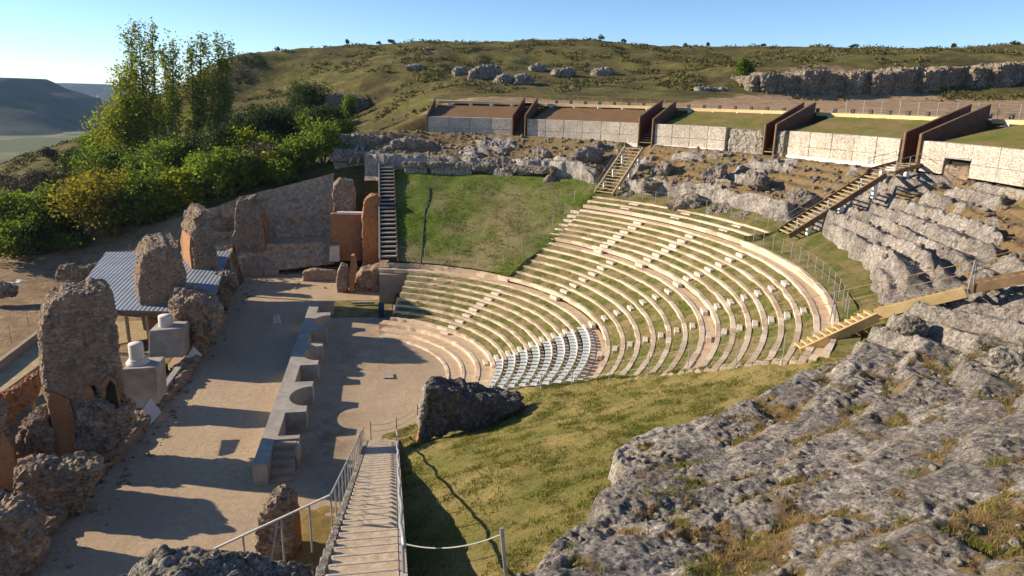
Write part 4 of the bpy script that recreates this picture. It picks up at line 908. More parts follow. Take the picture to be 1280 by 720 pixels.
m = MB(); m.prism([Uy(153,512,-9), Uy(178,512,-8.8), Uy(188,497,-7.2), Uy(166,497,-7.2)], (0,0,.08)); o = m.put('dark_panel', MT['chairleg']); tag(o, 'dark slanting board beside the nearer information panel', 'board')
m = MB(); b = Uz(346,405,0); m.prism([b + [-.35,0,0], b + [.3,.1,0], b + [.1,.2,.75], b + [-.25,.1,.7]], (.05,.3,0)); o = m.put('stone_block', MT['marble']); tag(o, 'small pale stone standing on the stage floor', 'stone')
q = [Uz(*p, .05) for p in ((478,467),(491,467),(492,473),(479,473))]; m = MB(); m.prism(q, (0,0,.06)); o = m.put('floor_plaque', MT['concrete']); tag(o, 'small grey plaque on the orchestra floor', 'plaque')

# ------------------------------------------------------------------ shelter with metal roof, left walkway, tarp, trench
zr0, zr1 = 3.1, 4.3
rq = [Uz(79,387,zr0), Uz(262,392,zr0), Uz(287,315,zr1), Uz(133,316,zr1)]
r = thing('roofed_shelter', 'excavation shelter with blue grey corrugated metal roof on timber posts', 'shelter', tuple((rq[0]+rq[1])/2*[1,1,0]))
nrm = np.cross(rq[1]-rq[0], rq[3]-rq[0]); nrm /= np.linalg.norm(nrm)
m = MB(); m.prism(rq, nrm*.10*np.sign(nrm[2])); m.put('roof', MT['roof'], r)
m = MB(); m.beam(rq[0] - [0,0,.16], rq[1] - [0,0,.16], .18, .26); m.put('eave_beam', MT['timber_brown'], r)
for t in (.08, .28, .42, .56, .72, .88):
    p = rq[0] + (rq[1]-rq[0])*t; m = MB(); m.beam(p*[1,1,0] + [0,.2,-.5], p + [0,.2,-.2], .2, .2, (0,1,0)); m.put('post', MT['timber'], r)
for t in (.1, .5, .9):
    p = rq[3] + (rq[2]-rq[3])*t; m = MB(); m.beam(p*[1,1,0] + [0,-.3,-.5], p + [0,-.3,-.1], .2, .2, (0,1,0)); m.put('post', MT['timber'], r)
bw = rq[0]*.35 + rq[3]*.65; bw2 = rq[1]*.35 + rq[2]*.65; m = MB(); m.prism([bw*[1,1,0] + [0,0,-.5], bw2*[1,1,0] + [0,0,-.5], bw2 - [0,0,.3], bw - [0,0,.3]], (0,.2,0)); m.put('dark_backing', MT['darkhole'], r)  # near-black sheet puts the shade under the roof into its colour
dq = [Uz(*p, .15) for p in ((146,432),(186,425),(184,402),(140,404))]; m = MB(); m.prism(dq, (0,0,.12)); o = m.put('wooden_deck', MT['timber']); tag(o, 'sunlit plank deck in front of the metal roofed shelter', 'deck')
zw = 1.1
wq = [Uz(-60,523,zw), Uz(-8,524,zw), Uz(56,462,zw), Uz(80,405,zw), Uz(52,424,zw), Uz(-60,490,zw)]
wq = [Uz(-60,545,zw), Uz(0,492,zw), Uz(60,448,zw), Uz(66,420,zw), Uz(46,426,zw), Uz(0,462,zw), Uz(-60,506,zw)]
r = thing('raised_walkway', 'pale boarded walkway with timber fascia at the left picture edge', 'walkway', tuple(wq[1]*[1,1,0]))
m = MB(); m.prism(wq, (0,0,-.18)); m.put('deck', MT['timber'], r)
for k in (0, 1): m = MB(); m.beam(wq[k] - [0,0,.45], wq[k+1] - [0,0,.45], .15, .55); m.put('fascia', MT['timber_yellow'], r)
for k, p in enumerate((wq[0]*.5+wq[1]*.5, wq[1], wq[1]*.5+wq[2]*.5)): m = MB(); m.beam(p*[1,1,0] - [0,0,.6], p - [0,0,.2], .2, .2, (0,1,0)); m.put('post', MT['timber_yellow'], r)
kq = [Uz(-60,506,zw), Uz(0,461,zw), Uz(48,424,zw), Uz(80,398,zw)]; 
for k in range(3): m = MB(); m.beam(kq[k] + [0,0,.15], kq[k+1] + [0,0,.15], .3, .9); m.put('side_wall', MT['concrete_brown'], r)
rubble_wall('orange masonry face below the left walkway', [(-40,545),(-20,500),(10,492),(46,466),(52,480),(40,505),(8,530)], -5.6, .7, 21, 'brick', .14, .1)
m = MB(); p = Uz(46,530,0); m.beam(p - [0,0,.2], p + [0,0,1.7], .16, .16, (0,1,0)); o = m.put('yellow_post', MT['timber_yellow']); tag(o, 'yellow timber post between the left piers', 'post')
fence([Uz(u, v, 0) for u, v in ((-40,475),(-12,448),(14,426),(36,408),(58,392))], 1.3, 'thin wire fence beside the left walkway', .03, wr=.01)
V, F = rect_sheet(0, 1, 0, 1, .04, lambda x, y: 0*x); tq = [Uz(*p, .12) for p in ((-30,362),(30,353),(40,343),(-30,349))]
PV = np.array([(tq[0]*(1-a)*(1-b) + tq[1]*a*(1-b) + tq[2]*a*b + tq[3]*(1-a)*b) for a, b, _ in V]); PV[:,2] += .3*np.abs(fbm(PV/1.3, 3, 77)) ; o = put('tarp', PV, F, MT['tarp'], None, False); tag(o, 'crumpled white tarp on the bare earth at the left edge', 'tarp')
for k, (px, y, lab) in enumerate((([(70,352),(72,338),(84,333),(100,336),(126,331),(130,348)], 28, 'low dark trench wall left of the metal roof'), ([(-30,372),(-30,358),(4,356),(20,362),(18,372)], 22, 'low dark earth wall below the white tarp'))): rubble_wall(lab, px, y, 1.4, 60+k, 'rubble', .16, .2)

# ------------------------------------------------------------------ far side entrance ruins
def ruled(top, bot, mat, name, label, cat, n=60, mth=16, amp=.35, seed=0, kind='structure'):
    T = np.array(top); B = np.array(bot); s = np.linspace(0, 1, n); tt = np.linspace(0, 1, len(T)); bb = np.linspace(0, 1, len(B))
    Tp = np.stack([np.interp(s, tt, T[:,k]) for k in range(3)], -1); Bp = np.stack([np.interp(s, bb, B[:,k]) for k in range(3)], -1)
    V = np.array([Bp[i]*(1-q) + Tp[i]*q for i in range(n) for q in np.linspace(0, 1, mth)]); d = fbm(V/1.6, 4, seed)*amp; V[:,1] -= d; V[:,0] += .4*d
    i = (np.arange(n-1)[:,None]*mth + np.arange(mth-1)[None,:]).ravel(); F = np.stack([i, i+mth, i+mth+1, i+1], -1)
    return struct(name, V, F, mat, label, cat, kind=kind)
top = [Uy(u, v, y) for u, v, y in ((222,272,37.5),(270,258,37),(300,246,38),(340,236,38.5),(380,226,39),(418,216,39.5))]
bot = [Uy(u, v, y) for u, v, y in ((222,300,35.5),(262,300,35.5),(300,298,35.5),(340,297,35.5),(380,296,35.5),(418,295,35.5))]
ruled(top, bot, MT['bank_masonry'], 'earth_bank', 'steep gravelly earth bank behind the stage', 'earth bank', n=150, mth=44, amp=.6, seed=90)
t2 = [Uy(u, v, y) for u, v, y in ((262,300,35.5),(300,298,35.5),(340,297,35.5),(380,296,35.5),(418,295,35.5))]; b2 = [Uy(u, v, y) for u, v, y in ((262,310,32.6),(300,306,32.4),(340,305,32.2),(380,304,32.2),(418,301,32.4))]
ruled(t2, b2, MT['soil_sunlit'], 'earth_ledge', 'sunlit earth ledge below the gravelly bank', 'earth ledge', amp=.2, seed=91)
b3 = [Uy(u, v, y) for u, v, y in ((262,338,30.6),(300,338,30.8),(345,338,31),(380,334,31),(418,330,31))]
ruled(b2, b3, MT['bank_masonry'], 'earth_bank', 'lower shaded earth bank at the end of the stage', 'earth bank', n=150, mth=30, amp=.45, seed=92)
def slab(name, label, cat, px, y, th, mat, d=(0,1,0), rough=0, group=None):
    m = MB(); m.prism([Uy(u, v, y) for u, v in px], np.array(d, float)*th)
    o = rocky(m, name, MT[mat], None, .12, rough, .8, .06, int(px[0][0])) if rough else m.put(name, MT[mat]); return tag(o, label, cat, group)
slab('brick_wall', 'flat orange brick wall panel at the far entrance', 'brick wall', [(413,326),(413,268),(416,267),(452,268),(452,326)], 31.3, 1.0, 'brick')
slab('wall_cap', 'pale stone cap along the top of the orange brick wall panel', 'stone cap', [(421,268),(421,265.5),(453,266),(453,268.5)], 31.2, .9, 'marble')
slab('brick_wall', 'broken orange brick wall beside the far staircase', 'brick wall', [(453,352),(453,268),(457,250),(463,245),(475,246),(474,300),(472,352)], 29.5, 2.6, 'brick', rough=.16)
slab('rubble_pier', 'rubble pier rising above the orange brick panel', 'rubble pier', [(417,268),(416,232),(424,224),(440,226),(444,240),(443,268)], 33.2, 1.6, 'rubble', rough=.22)
slab('stone_block', 'pale square stone block at the foot of orange brick panel', 'stone block', [(411.5,327),(412,309),(424,308),(424.5,327)], 30.2, .9, 'marble')
slab('ruined_wall', 'dark rubble stub with an orange right face near the far entrance', 'ruined wall', [(421,368),(422,340),(426,331),(434,333),(436,350),(435,369)], 22.6, 1.2, 'rubble', rough=.15)
slab('brick_pier', 'sunlit orange brick pier stump next to the dark stub', 'brick pier', [(436,374),(437,338),(439,320),(443,319),(446,334),(444,352),(441,374)], 22.4, .8, 'brick')
slab('rubble_wall', 'low reddish rubble remains left of the seat end wall', 'rubble wall', [(441,378),(444,352),(452,340),(474,336),(476,380)], 22.8, 3.0, 'rubble', rough=.3)
slab('low_wall', 'low wall of stone blocks across the far end of the stage', 'low wall', [(378,353),(379,340),(390,337),(420,339),(421,352)], 27.6, 1.0, 'concrete_brown', rough=.1)
slab('stone_beam', 'thin pale stone beam lying before the low reddish rubble', 'stone beam', [(440,380.5),(440,378),(468,377.5),(468,380)], 17.6, .3, 'concrete')
slab('end_wall', 'plain reddish concrete end wall below the far path end', 'end wall', [(474,384),(474,343),(512,343),(505,384)], 18.2, .5, 'concrete_brown')
slab('barrier', 'dark blue sheeted barrier at the foot of the reddish end wall', 'barrier', [(472.5,396),(473,380),(480,380),(480.5,396)], 13.6, .5, 'blue')
V, F = rect_sheet(-1.5, 5.2, 14, 19.5, .4, lambda x, y: .05 + .05*fbm(P3(x, y), 2, 3)); 
o = struct('grass_patch', V, F, MT['grass_seat'], 'strip of grass in the far entrance passage', 'grass patch')
# left flank of the far staircase
stb = lambda y: 3.5 + .38*(y - 19.1)
m = MB(); m.prism([(4.05, 19.2, 0), (4.05, 19.2, 3.4), (4.05, 41.5, stb(41.5)), (4.05, 41.5, 0)], (.95, 0, 0)); o = m.put('flank_wall', MT['soil']); tag(o, 'earth flank carrying the far staircase', 'flank wall')
r = thing('stone_staircase', 'dark narrow staircase climbing beside the green slope on the far side', 'stairs', (4.9, 19.2, 3.4)); n = 27
for i in range(n):
    y = 19.5 + 22.2*i/n; z = 4.1 + .38*22.2*(i+1)/n
    m = MB(); m.box((4.98, y+.42, z-.06), (1.66, .46, .13)); m.put('tread', MT['concrete'], r)
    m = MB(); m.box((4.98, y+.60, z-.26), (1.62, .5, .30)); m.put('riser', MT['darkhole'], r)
m = MB(); m.beam((4.08, 19.4, 4.1), (4.08, 41.9, 12.7), .12, .4); m.put('string', MT['concrete'], r)
m = MB(); m.beam((5.86, 19.4, 3.75), (5.86, 41.9, 12.3), .12, .85); m.put('string', MT['timber_brown'], r)

# rock shelf and slabs at the head of the far stairs
slab('rock_shelf', 'long undercut rock shelf left of the far staircase head', 'rock shelf', [(411,203),(410,194),(420,187),(440,189),(484,191),(484,203),(450,203)], 42.5, 4.0, 'rock_plain', rough=.3)
slab('rock_ledge', 'pale eroded base below the undercut rock shelf', 'rock ledge', [(420,213),(415,202),(440,203),(483,203),(483,211)], 42.9, 3.0, 'rock_pale', rough=.25)
slab('rock_slab', 'flat topped grey rock above the undercut shelf', 'rock slab', [(421,189),(420,176),(428,170),(455,168),(487,172),(487,188)], 45.5, 4.0, 'rock_plain', rough=.35)
slab('boulder_rock', 'pale fronted boulder right of the far staircase head', 'boulder', [(488,194),(489,177),(510,173),(538,178),(549,186),(530,192)], 43.6, 3.0, 'rock_plain', rough=.3)
m = MB(); m.beam(Uy(437,204,41.8), Uy(447,183,44), .25, .12); m.beam(Uy(447,204,41.8), Uy(454,185,44), .25, .12); o = m.put('plank_ramp', MT['timber']); tag(o, 'pair of planks leaning on the rock shelf left of the far stairs', 'planks')
fence([Uy(u, v, 44.5) for u, v in ((420,196),(430,197),(440,197),(450,197),(462,197),(484,198))], .9, 'short fence on the rock shelf left of the far stairs', .03, wr=.012)
for k, (u0, u1, v0, v1) in enumerate(((507,535,207,221),(539,565,209,221),(566,590,209,222),(618,642,212,223))):
    a = ang_of(Ur((u0+u1)/2, 215, 38.6)); m = MB(); c = Ur((u0+u1)/2, (v0+v1)/2, 38.55); w_ = np.linalg.norm(Ur(u1, v0, 38.5)-Ur(u0, v0, 38.5)); h_ = abs(Ur(u0, v0, 38.5)[2]-Ur(u0, v1, 38.5)[2]) ; er = np.array([math.cos(rad(a)), math.sin(rad(a)), 0]); m.box(c, (.9, w_, h_+.3), np.array([er, [-er[1], er[0], 0], [0,0,1]]))
    o = rocky(m, 'stone_block', MT['rock_pale'], None, .12, .08, .7, .05, 200+k); tag(o, ['squared pale block under the ledge, nearest the far stairs', 'second pale block under the ledge from far stairs', 'third pale block under the ledge from far stairs', 'lone pale block under the right part of the ledge'][k], 'stone block', 'pale blocks under the rock ledge')
for k, (u0, u1, v, h) in enumerate(((504,568,206,6),(570,625,208,6),(628,694,211,7))):
    A, B = Ur(u0, v, 38.3), Ur(u1, v+1, 38.3); m = MB(); d = (B-A)*[1,1,0]; L_ = np.linalg.norm(d); d /= L_; nn = np.array([-d[1], d[0], 0]); nn = nn if nn @ A > 0 else -nn; m.box((A+B)/2 + nn*.9 , (L_, 2.2, .75), np.array([d, nn, [0,0,1]]))
    o = rocky(m, 'ledge_slab', MT['rock_plain'], None, .14, .2, .9, .08, 220+k); tag(o, ['grey ledge slab beside the far stairs', 'middle grey ledge slab above the green slope', 'right grey ledge slab above the green slope'][k], 'rock slab', 'grey slabs capping the ledge')

# ------------------------------------------------------------------ near staircase with railings
r = thing('stone_staircase', 'long gravel filled staircase with grey railing descending in the near centre', 'stairs', (4.4, -10.8, 0))
n = 38; SL = .395; MT['nosing'] = simple('stair_nosing', (.42, .35, .27), (.58, .50, .40), 4, .03, 20, .9); MT['stair_gravel'] = simple('stair_gravel', (.42, .31, .20), (.62, .50, .36), 5, .03, 30, .95, .05)
def sy(i): return -10.8 - .70*i
for i in range(n):
    y = sy(i); z = .277*(i+1)
    m = MB(); m.box((4.39, y-.05, z-.15), (1.52, .10, .32)); m.put('nosing', MT['nosing'], r, bevel=.02)
    m = MB(); m.box((4.39, y-.40, z-.205), (1.5, .62, .40)); m.put('gravel_tread', MT['stair_gravel'], r)
m = MB(); m.prism([(5.16, -10.7, -.2), (5.16, -10.7, .3), (5.16, sy(n), .277*n+.2), (5.16, sy(n), 2)], (.16, 0, 0)); m.put('side_wall', MT['concrete'], r)
m = MB(); m.prism([(3.45, -10.7, -.2), (3.45, -10.7, .15), (3.45, sy(n), .277*n-.05), (3.45, sy(n), 2)], (.17, 0, 0)); m.put('side_wall', MT['rock_plain'], r)
for i in range(0, n):
    m = MB(); m.box((3.5, sy(i) - .35, .277*(i+1) - .05), (.22, .4, .34)); m.put('kerb_stone', MT['rock_pale'], r, bevel=.03)
zst = lambda y: .396*(-y - 10.8) + .15
rl = thing('stair_railing', 'grey metal railing with posts on the left side of the near staircase', 'railing', (3.4, -10.8, 0))
ys = np.arange(-11.2, -31.5, -1.35)
for y in ys: m = MB(); m.tube([(3.36, y, zst(y) - .4), (3.36, y, zst(y) + 1.02)], .021, 8); m.put('post', MT['rail'], rl)
m = MB(); m.tube([(3.36, ys[0], zst(ys[0]) + 1.02), (3.36, ys[-1], zst(ys[-1]) + 1.02)], .03, 8); m.put('handrail', MT['rail'], rl)
m = MB(); m.tube([(3.36, ys[0], zst(ys[0]) + .5), (3.36, ys[-1], zst(ys[-1]) + .5)], .007, 5); m.put('cable', MT['rail'], rl)
e0 = np.array([3.36, ys[-1], zst(ys[-1]) + 1.02]); e1 = Uy(268, 686, ys[-1] + .6)
m = MB(); m.tube([e0, e1], .038, 8); m.put('handrail', MT['rail'], rl)
for t in (.18, .42, .45, .75): 
    p = e0 + (e1-e0)*t; m = MB(); m.tube([p, p - [0,0,1.5 if t != .45 else 1.3] + (np.array([-.25,-.1,0]) if t == .45 else 0)], .028, 8); m.put('post', MT['rail'], rl)
rl = thing('handrail', 'pale pipe handrail along the right edge of the near staircase', 'railing', (5.24, -10.8, 0))
ys2 = np.arange(-11.0, -37, -.9); m = MB(); m.tube([(5.24 + .03*math.sin(y*1.7), y, zst(y) + .72 + .04*math.sin(y*2.3)) for y in ys2], .045, 8); m.put('pipe', MT['steel'], rl, True)
for y in ys2[::2]: m = MB(); m.tube([(5.24, y, zst(y) - .4), (5.24, y, zst(y) + .72)], .03, 6); m.put('post', MT['steel'], rl)
# rope fence at the foot, rope and post on the right
r = thing('rope_fence', 'sagging rope fence with thin posts at the foot of near stairs', 'rope fence', tuple(Uz(498,556,0)))
ps = [Uz(464,552,.0), Uz(496,546,.0), Uz(522,529,.1), Uz(541,514,.1)]
for p in ps: m = MB(); m.tube([p, p + [0,0,1.25]], .025, 6); m.put('post', MT['chairleg'], r)
for hh in (.7, 1.1):
    for a, b in zip(ps[:-1], ps[1:]): m = MB(); m.tube([a + (b-a)*t + [0,0,hh - .5*t*(1-t)] for t in np.linspace(0,1,8)], .016, 5); m.put('rope', MT['rope'], r)
r = thing('rope_fence', 'grey post with a slack rope between near stairs and rock', 'rope fence', tuple(Uy(634,715,-36.6)))
pb = Uy(634,712,-36.4); pt_ = Uy(627,660,-36.4); m = MB(); m.tube([pb - [0,0,.4], pt_], .045, 8); m.put('post', MT['steel'], r)
a = np.array([5.24, -34.6, zst(-34.6) + .2]); a = Uy(503,679,-34.6); b = Uy(627,668,-36.4); m = MB(); m.tube([a + (b-a)*t - np.array([0,0,.45*4*t*(1-t)*.5]) for t in np.linspace(0,1,16)], .016, 6); m.put('rope', MT['rope'], r)
m = MB(); m.tube([a - [0,0,.9], a + [0,0,.05]], .03, 6); m.put('post', MT['steel'], r)
V, F = rect_sheet(-.9, 3.4, -25, -16.8, .15, lambda x, y: .06 + .10*fbm(P3(x/1.4, y/1.4), 3, 88)*sstep(x, -.9, 0) - .12*sstep(np.hypot((x-1.8)/2.6, (y+21)/4.4), .8, 1.05))
struct('grass_patch', V, F, grass_mat('rusty_grass', (.13, .11, .03), (.24, .18, .06), (.38, .25, .10), (.28, .18, .08), .5, -.1), 'orange dry grass patch left of the near stairs', 'grass patch')
# big fallen vault block beside the orchestra
yb = -15.2
m = MB(); m.prism([Uy(u, v, yb) for u, v in ((526,545),(527,520),(534,488),(552,487),(575,494),(604,497),(640,505),(650,512),(645,517),(615,527),(580,537),(545,546))], np.array([.35,1.0,.0])*1.6)
o = rocky(m, 'masonry_block', MT['rock_dark'], None, .11, .28, .7, .10, 301); tag(o, 'large dark fallen masonry block between orchestra and grass slope', 'masonry block')
FB = o
def part_of(o, parent):
    o.parent = parent; o.location = Vector(o.location) - Vector(parent.location)
    for k in ('label', 'category', 'group', 'kind'):
        if k in o: del o[k]
q_ = slab('broken_edge', 'pale edge', 'edge', [(523,540),(526,515),(532,490),(537,489),(533,520),(530,545)], yb - .15, 1.4, 'rock_pale', rough=.12); part_of(q_, FB)
q_ = slab('brick_foot', 'orange brick foot', 'brick', [(523,559),(525,542),(545,545),(533,553)], yb + .2, .9, 'brick', rough=.08); part_of(q_, FB)
o = boulder(Uz(640,514,3.3) + [0,0,.25], (.75,.7,.65), 31, MT['rock_dark'], 'boulder', sub=4); tag(o, 'small dark boulder at the right tip of fallen block', 'boulder')
# sunlit rubble mound bottom left
mcr = np.array([Uy(u, v, -33.4) for u, v in ((110,760),(140,730),(165,706),(205,686),(240,684),(300,694),(350,704),(400,716),(450,740))])
V, F = rect_sheet(mcr[0,0], mcr[-1,0], -36.6, -32.6, .04, lambda x, y: 0*x)
zt_ = np.interp(V[:,0], mcr[:,0], mcr[:,2]) - .04*np.maximum(-33.4 - V[:,1], 0) - 1.6*sstep(V[:,1], -33.25, -32.6)**1.5
W = np.stack([V[:,0], V[:,1], zt_ - .08], -1)
w1, w2, wi = worley(W[:,0]/.42 + .3*fbm(W/.5, 2, 314), W[:,1]/.30 + .3*fbm(W/.5, 2, 315), 8); v1, v2, vi = worley(W[:,0]/.17, W[:,1]/.15, 9)
W[:,2] += .14*fbm(W/.9, 3, 310) + (wi-.4)*.11 - .07*sstep(w2-w1, .2, 0.) + (vi-.5)*.05 - .03*sstep(v2-v1, .2, 0.) + .03*fbm(W/.15, 2, 312)
o = struct('rubble_mound', W, F, MT['rock_pale'], 'sunlit mound of grey stones and dry grass at the bottom left', 'rubble mound', smooth=False, kind='thing'); setattr_col(o, 'veg', sstep(fbm(W/.55, 3, 313), .12, .4)*.8); 

# ------------------------------------------------------------------ foliage
def ground_hit(u, v, d0=60., d1=330.):
    d = ray(u, v); d = d/np.linalg.norm(d); D = np.arange(d0, d1, .5); P = CAM + D[:, None]*d; g = P[:, 2] - ground_z(P[:, 0], P[:, 1]); i = int(np.argmax(g < 0)) if (g < 0).any() else len(D)-1
    return P[i]
def leaf_arrays(C, size, rg, up=.3, asp=.6):
    n = len(C); a = rg.normal(size=(n, 3)); a[:, 2] *= .8; a /= np.linalg.norm(a, axis=1, keepdims=True)
    b = np.cross(a, rg.normal(size=(n, 3))); b /= np.linalg.norm(b, axis=1, keepdims=True)
    s = size * rg.uniform(.6, 1.4, (n, 1)); a = a*s; b = b*s*asp
    V = np.stack([C - a - b*.4, C + b - a*.1, C + a + b*.2, C - b + a*.1], 1).reshape(-1, 3)
    return V, np.arange(4*n).reshape(n, 4)
def clumped(center, rx, rz, n_cl, per, rg, spread=.22, shell=.55, flat=1.):
    d = rg.normal(size=(n_cl, 3)); d[:, 2] = np.abs(d[:, 2])*1.15 - .55; d /= np.linalg.norm(d, axis=1, keepdims=True)
    rr = rg.uniform(shell, 1., (n_cl, 1)) * (1 + .16*np.sin(3*np.arctan2(d[:, 1], d[:, 0]) + rg.uniform(0, 6)))[:, None]
    c = d*rr*np.array([rx, rx, rz]); k = rg.uniform(.5, 1.5, n_cl)
    pts = np.concatenate([c[i] + rg.normal(size=(int(per*k[i]), 3))*np.array([rx, rx, rz*.8])*spread*math.sqrt(k[i]) for i in range(n_cl)])
    pts[:, 2] = np.maximum(pts[:, 2], -.80*rz); return pts + np.array(center)
def bush(label, u, vb, y, rpx, hpx, mat, seed, name='shrub', cat='shrub', group=None, dens=1., leafs=.16, stems=True):
    rg = np.random.default_rng(seed); b = ground_hit(u, vb, 45.); gz_ = float(ground_z(b[:1], b[1:2])[0])
    D = np.linalg.norm(b-CAM); R = rpx*1.12*D/FPX; H = hpx*1.12*D/FPX
    base = np.array([b[0], b[1], min(gz_, b[2]+.3) if abs(gz_-b[2]) < 3 else b[2]]); H += b[2]-base[2]
    r = thing(name, label, cat, tuple(base), group)
    n = int(60*dens); C_ = clumped(base + [0, 0, H*.46], R, H*.56, int(n*1.15), 44*max(1, R/2.2), rg, .2)
    V, F = leaf_arrays(C_, leafs*(1 + R*.06), rg); put('foliage', V, F, MT[mat], r)
    m = MB()
    for k in range(6):
        a = rg.uniform(0, 2*PI); q = base + np.array([math.cos(a)*R*.45, math.sin(a)*R*.45, H*rg.uniform(.5, .85)]); mid = base*.5+q*.5 + rg.normal(size=3)*.12*R
        m.tube([base - [0,0,.3], mid, q], [.05*R**.5+.02, .04, .015], 5)
    m.put('stems', MT['bark'], r); return r
SH = 'shrubs on the valley side left of the stage'
BU = [('large rounded russet and olive shrub above the metal roof', 131,294,52,37,60,'leaf_red'),
 ('dense green shrub just right of the large russet shrub', 172,283,53,26,40,'leaf_green'),
 ('green shrub on the bank edge between two lighter shrubs', 200,272,55,26,46,'leaf_green'),
 ('small bright shrub in front of the dark rock lump on the bank', 236,258,56,16,36,'leaf_yellow'),
 ('bright yellow green shrub at the top of the bank', 274,250,56,22,46,'leaf_green'),
 ('green shrub behind the large russet shrub, under the poplars', 130,232,66,22,36,'leaf_green'),
 ('dark green shrub in the middle of the poplar foot', 205,232,66,26,42,'leaf_green'),
 ('tall dark shrub under the rightmost poplar', 240,222,68,26,44,'leaf_dark'),
 ('dark green shrub right of the poplar feet', 282,222,68,22,50,'leaf_dark'),
 ('greyish bare shrub in the middle of the left slope', 42,252,64,20,28,'leaf_bare'),
 ('olive shrub between the bare grey shrub and the russet shrub', 78,246,66,12,24,'leaf_bare'),
 ('green shrub below the bare grey shrub', 52,300,50,22,44,'leaf_green'),
 ('green shrub touching the left edge above the dirt path', 10,300,50,26,46,'leaf_green'),
 ('bright green shrub nearest the dirt path at left edge', 17,324,42,22,32,'leaf_green'),
 ('dark shrub left of the large russet shrub', 84,294,50,18,44,'leaf_dark'),
 ('little green shrub on the verge of the dirt path', 64,314,44,9,14,'leaf_green'),
 ('low green shrub at the foot of the large russet shrub', 92,312,46,12,14,'leaf_green'),
 ('dark round shrub high on the left slope', 94,212,84,9,18,'leaf_dark'),
 ('dull shrub on the skyline of the left slope', 62,198,95,6,9,'leaf_bare'),
 ('dull green shrub at left edge of the slope', 12,238,76,12,15,'leaf_bare'),
 ('small tree with yellow spring leaves at the foot of the left poplars', 160,216,70,24,70,'leaf_yellow'),
 ('pale yellow green shrub on the gully floor beside the rightmost poplar', 312,214,72,20,42,'leaf_yellow'),
 ('green shrub in front of the pale yellow green gully shrub', 296,240,62,20,40,'leaf_green'),
 ('brownish bare shrub in the gully above the grassy bank', 332,222,66,22,34,'leaf_bare'),
 ('bright shrub in the gully left of the rock shelf', 368,216,70,20,36,'leaf_green'),
 ('largest bright yellow green shrub beside the rock shelf', 404,206,66,22,46,'leaf_green'),
 ('upper bright shrub above the rock shelf', 427,178,76,12,24,'leaf_yellow'),
 ('green shrub halfway up the gully', 371,168,92,14,22,'leaf_green'),
 ('dark evergreen shrub at the foot of the gully crag', 386,148,100,22,34,'leaf_dark'),
 ('small green shrub against the gully crag', 437,150,100,7,24,'leaf_green'),
 ('brown leafless shrub between the gully shrubs', 384,190,82,14,22,'leaf_bare'),
 ('dark shrub mass low in the gully behind poplars', 322,176,88,26,34,'leaf_dark'),
 ('second dark shrub mass in the gully, under the hill slope', 352,170,92,20,28,'leaf_dark'),
 ('olive shrub left of the long cliff on the hill', 930,100,100,8,20,'leaf_green')]
rgf = np.random.default_rng(77)
for k, (u, v, y) in enumerate(((150,262,58),(108,228,72),(178,240,64),(222,246,60),(255,232,64),(300,228,68),(262,214,74),(225,215,76),(340,196,80),(318,196,80),(352,230,64),(30,276,58),(70,276,58),(38,318,46),(118,206,78),(288,206,80),(392,170,88),(410,165,92),(110,268,58),(222,262,53),(252,246,54),(290,240,55),(312,234,56),(340,226,57),(362,216,58),(150,282,53),(60,306,50))):
    bush('low mixed green shrub filling the thicket below the poplars and gully', u, v, y, rgf.uniform(13, 20), rgf.uniform(22, 34), ['leaf_green', 'leaf_dark', 'leaf_green', 'leaf_yellow'][k % 4], 560+k, group='thicket shrubs')
for i, (lab, u, v, y, rp, hp, mt) in enumerate(BU): bush(lab, u, v, y, rp, hp, mt, 500+i, group=SH if i < len(BU)-1 else None, dens=.55 if mt == 'leaf_bare' else 1.)
for i, (u, rp, hp, lab) in enumerate(((346,5,6,'leftmost small shrub on the hill crest'),(434,3,8,'thin lone shrub on the crest left of the hilltop'),(473,4,5,'small shrub on the crest above gully crag'),(489,8,7,'broad dark shrub on the crest near the hilltop'),(752,5,9,'round shrub on the crest right of the hilltop'),(780,4,6,'second shrub on crest right of the hilltop'),(858,4,5,'low shrub on the crest above third gabion wall'),(886,3,4,'tiny shrub on the crest left of the cliff'),(956,4,4,'low shrub on the crest above the cliff left end'),(1070,9,5,'low spreading shrub on the crest above the cliff'),(1196,4,6,'thin shrub on the crest above the cliff right part'),(1272,7,5,'shrub on the crest at the right edge'))):
    d = ray(u, 40); d = d/np.linalg.norm(d[:2]); best = None
    for D in np.arange(120, 260, 2.):
        x, y = CAM[0]+d[0]*D, CAM[1]+d[1]*D; z = float(ground_z(np.array([x]), np.array([y]))[0]); e = (z-20)/D
        if best is None or e > best[0]: best = (e, x, y, z, D)
    e, x, y, z, D = best; rg = np.random.default_rng(700+i); R, H = rp*D/FPX*.6, hp*D/FPX*.7; r = thing('crest_shrub', lab, 'shrub', (x, y, z), 'shrubs on the hill crest')
    V, F = leaf_arrays(clumped(np.array([x, y, z+H*.45]), R, H*.6, 16, 22, rg), .16, rg); put('foliage', V, F, MT['leaf_dark'], r)

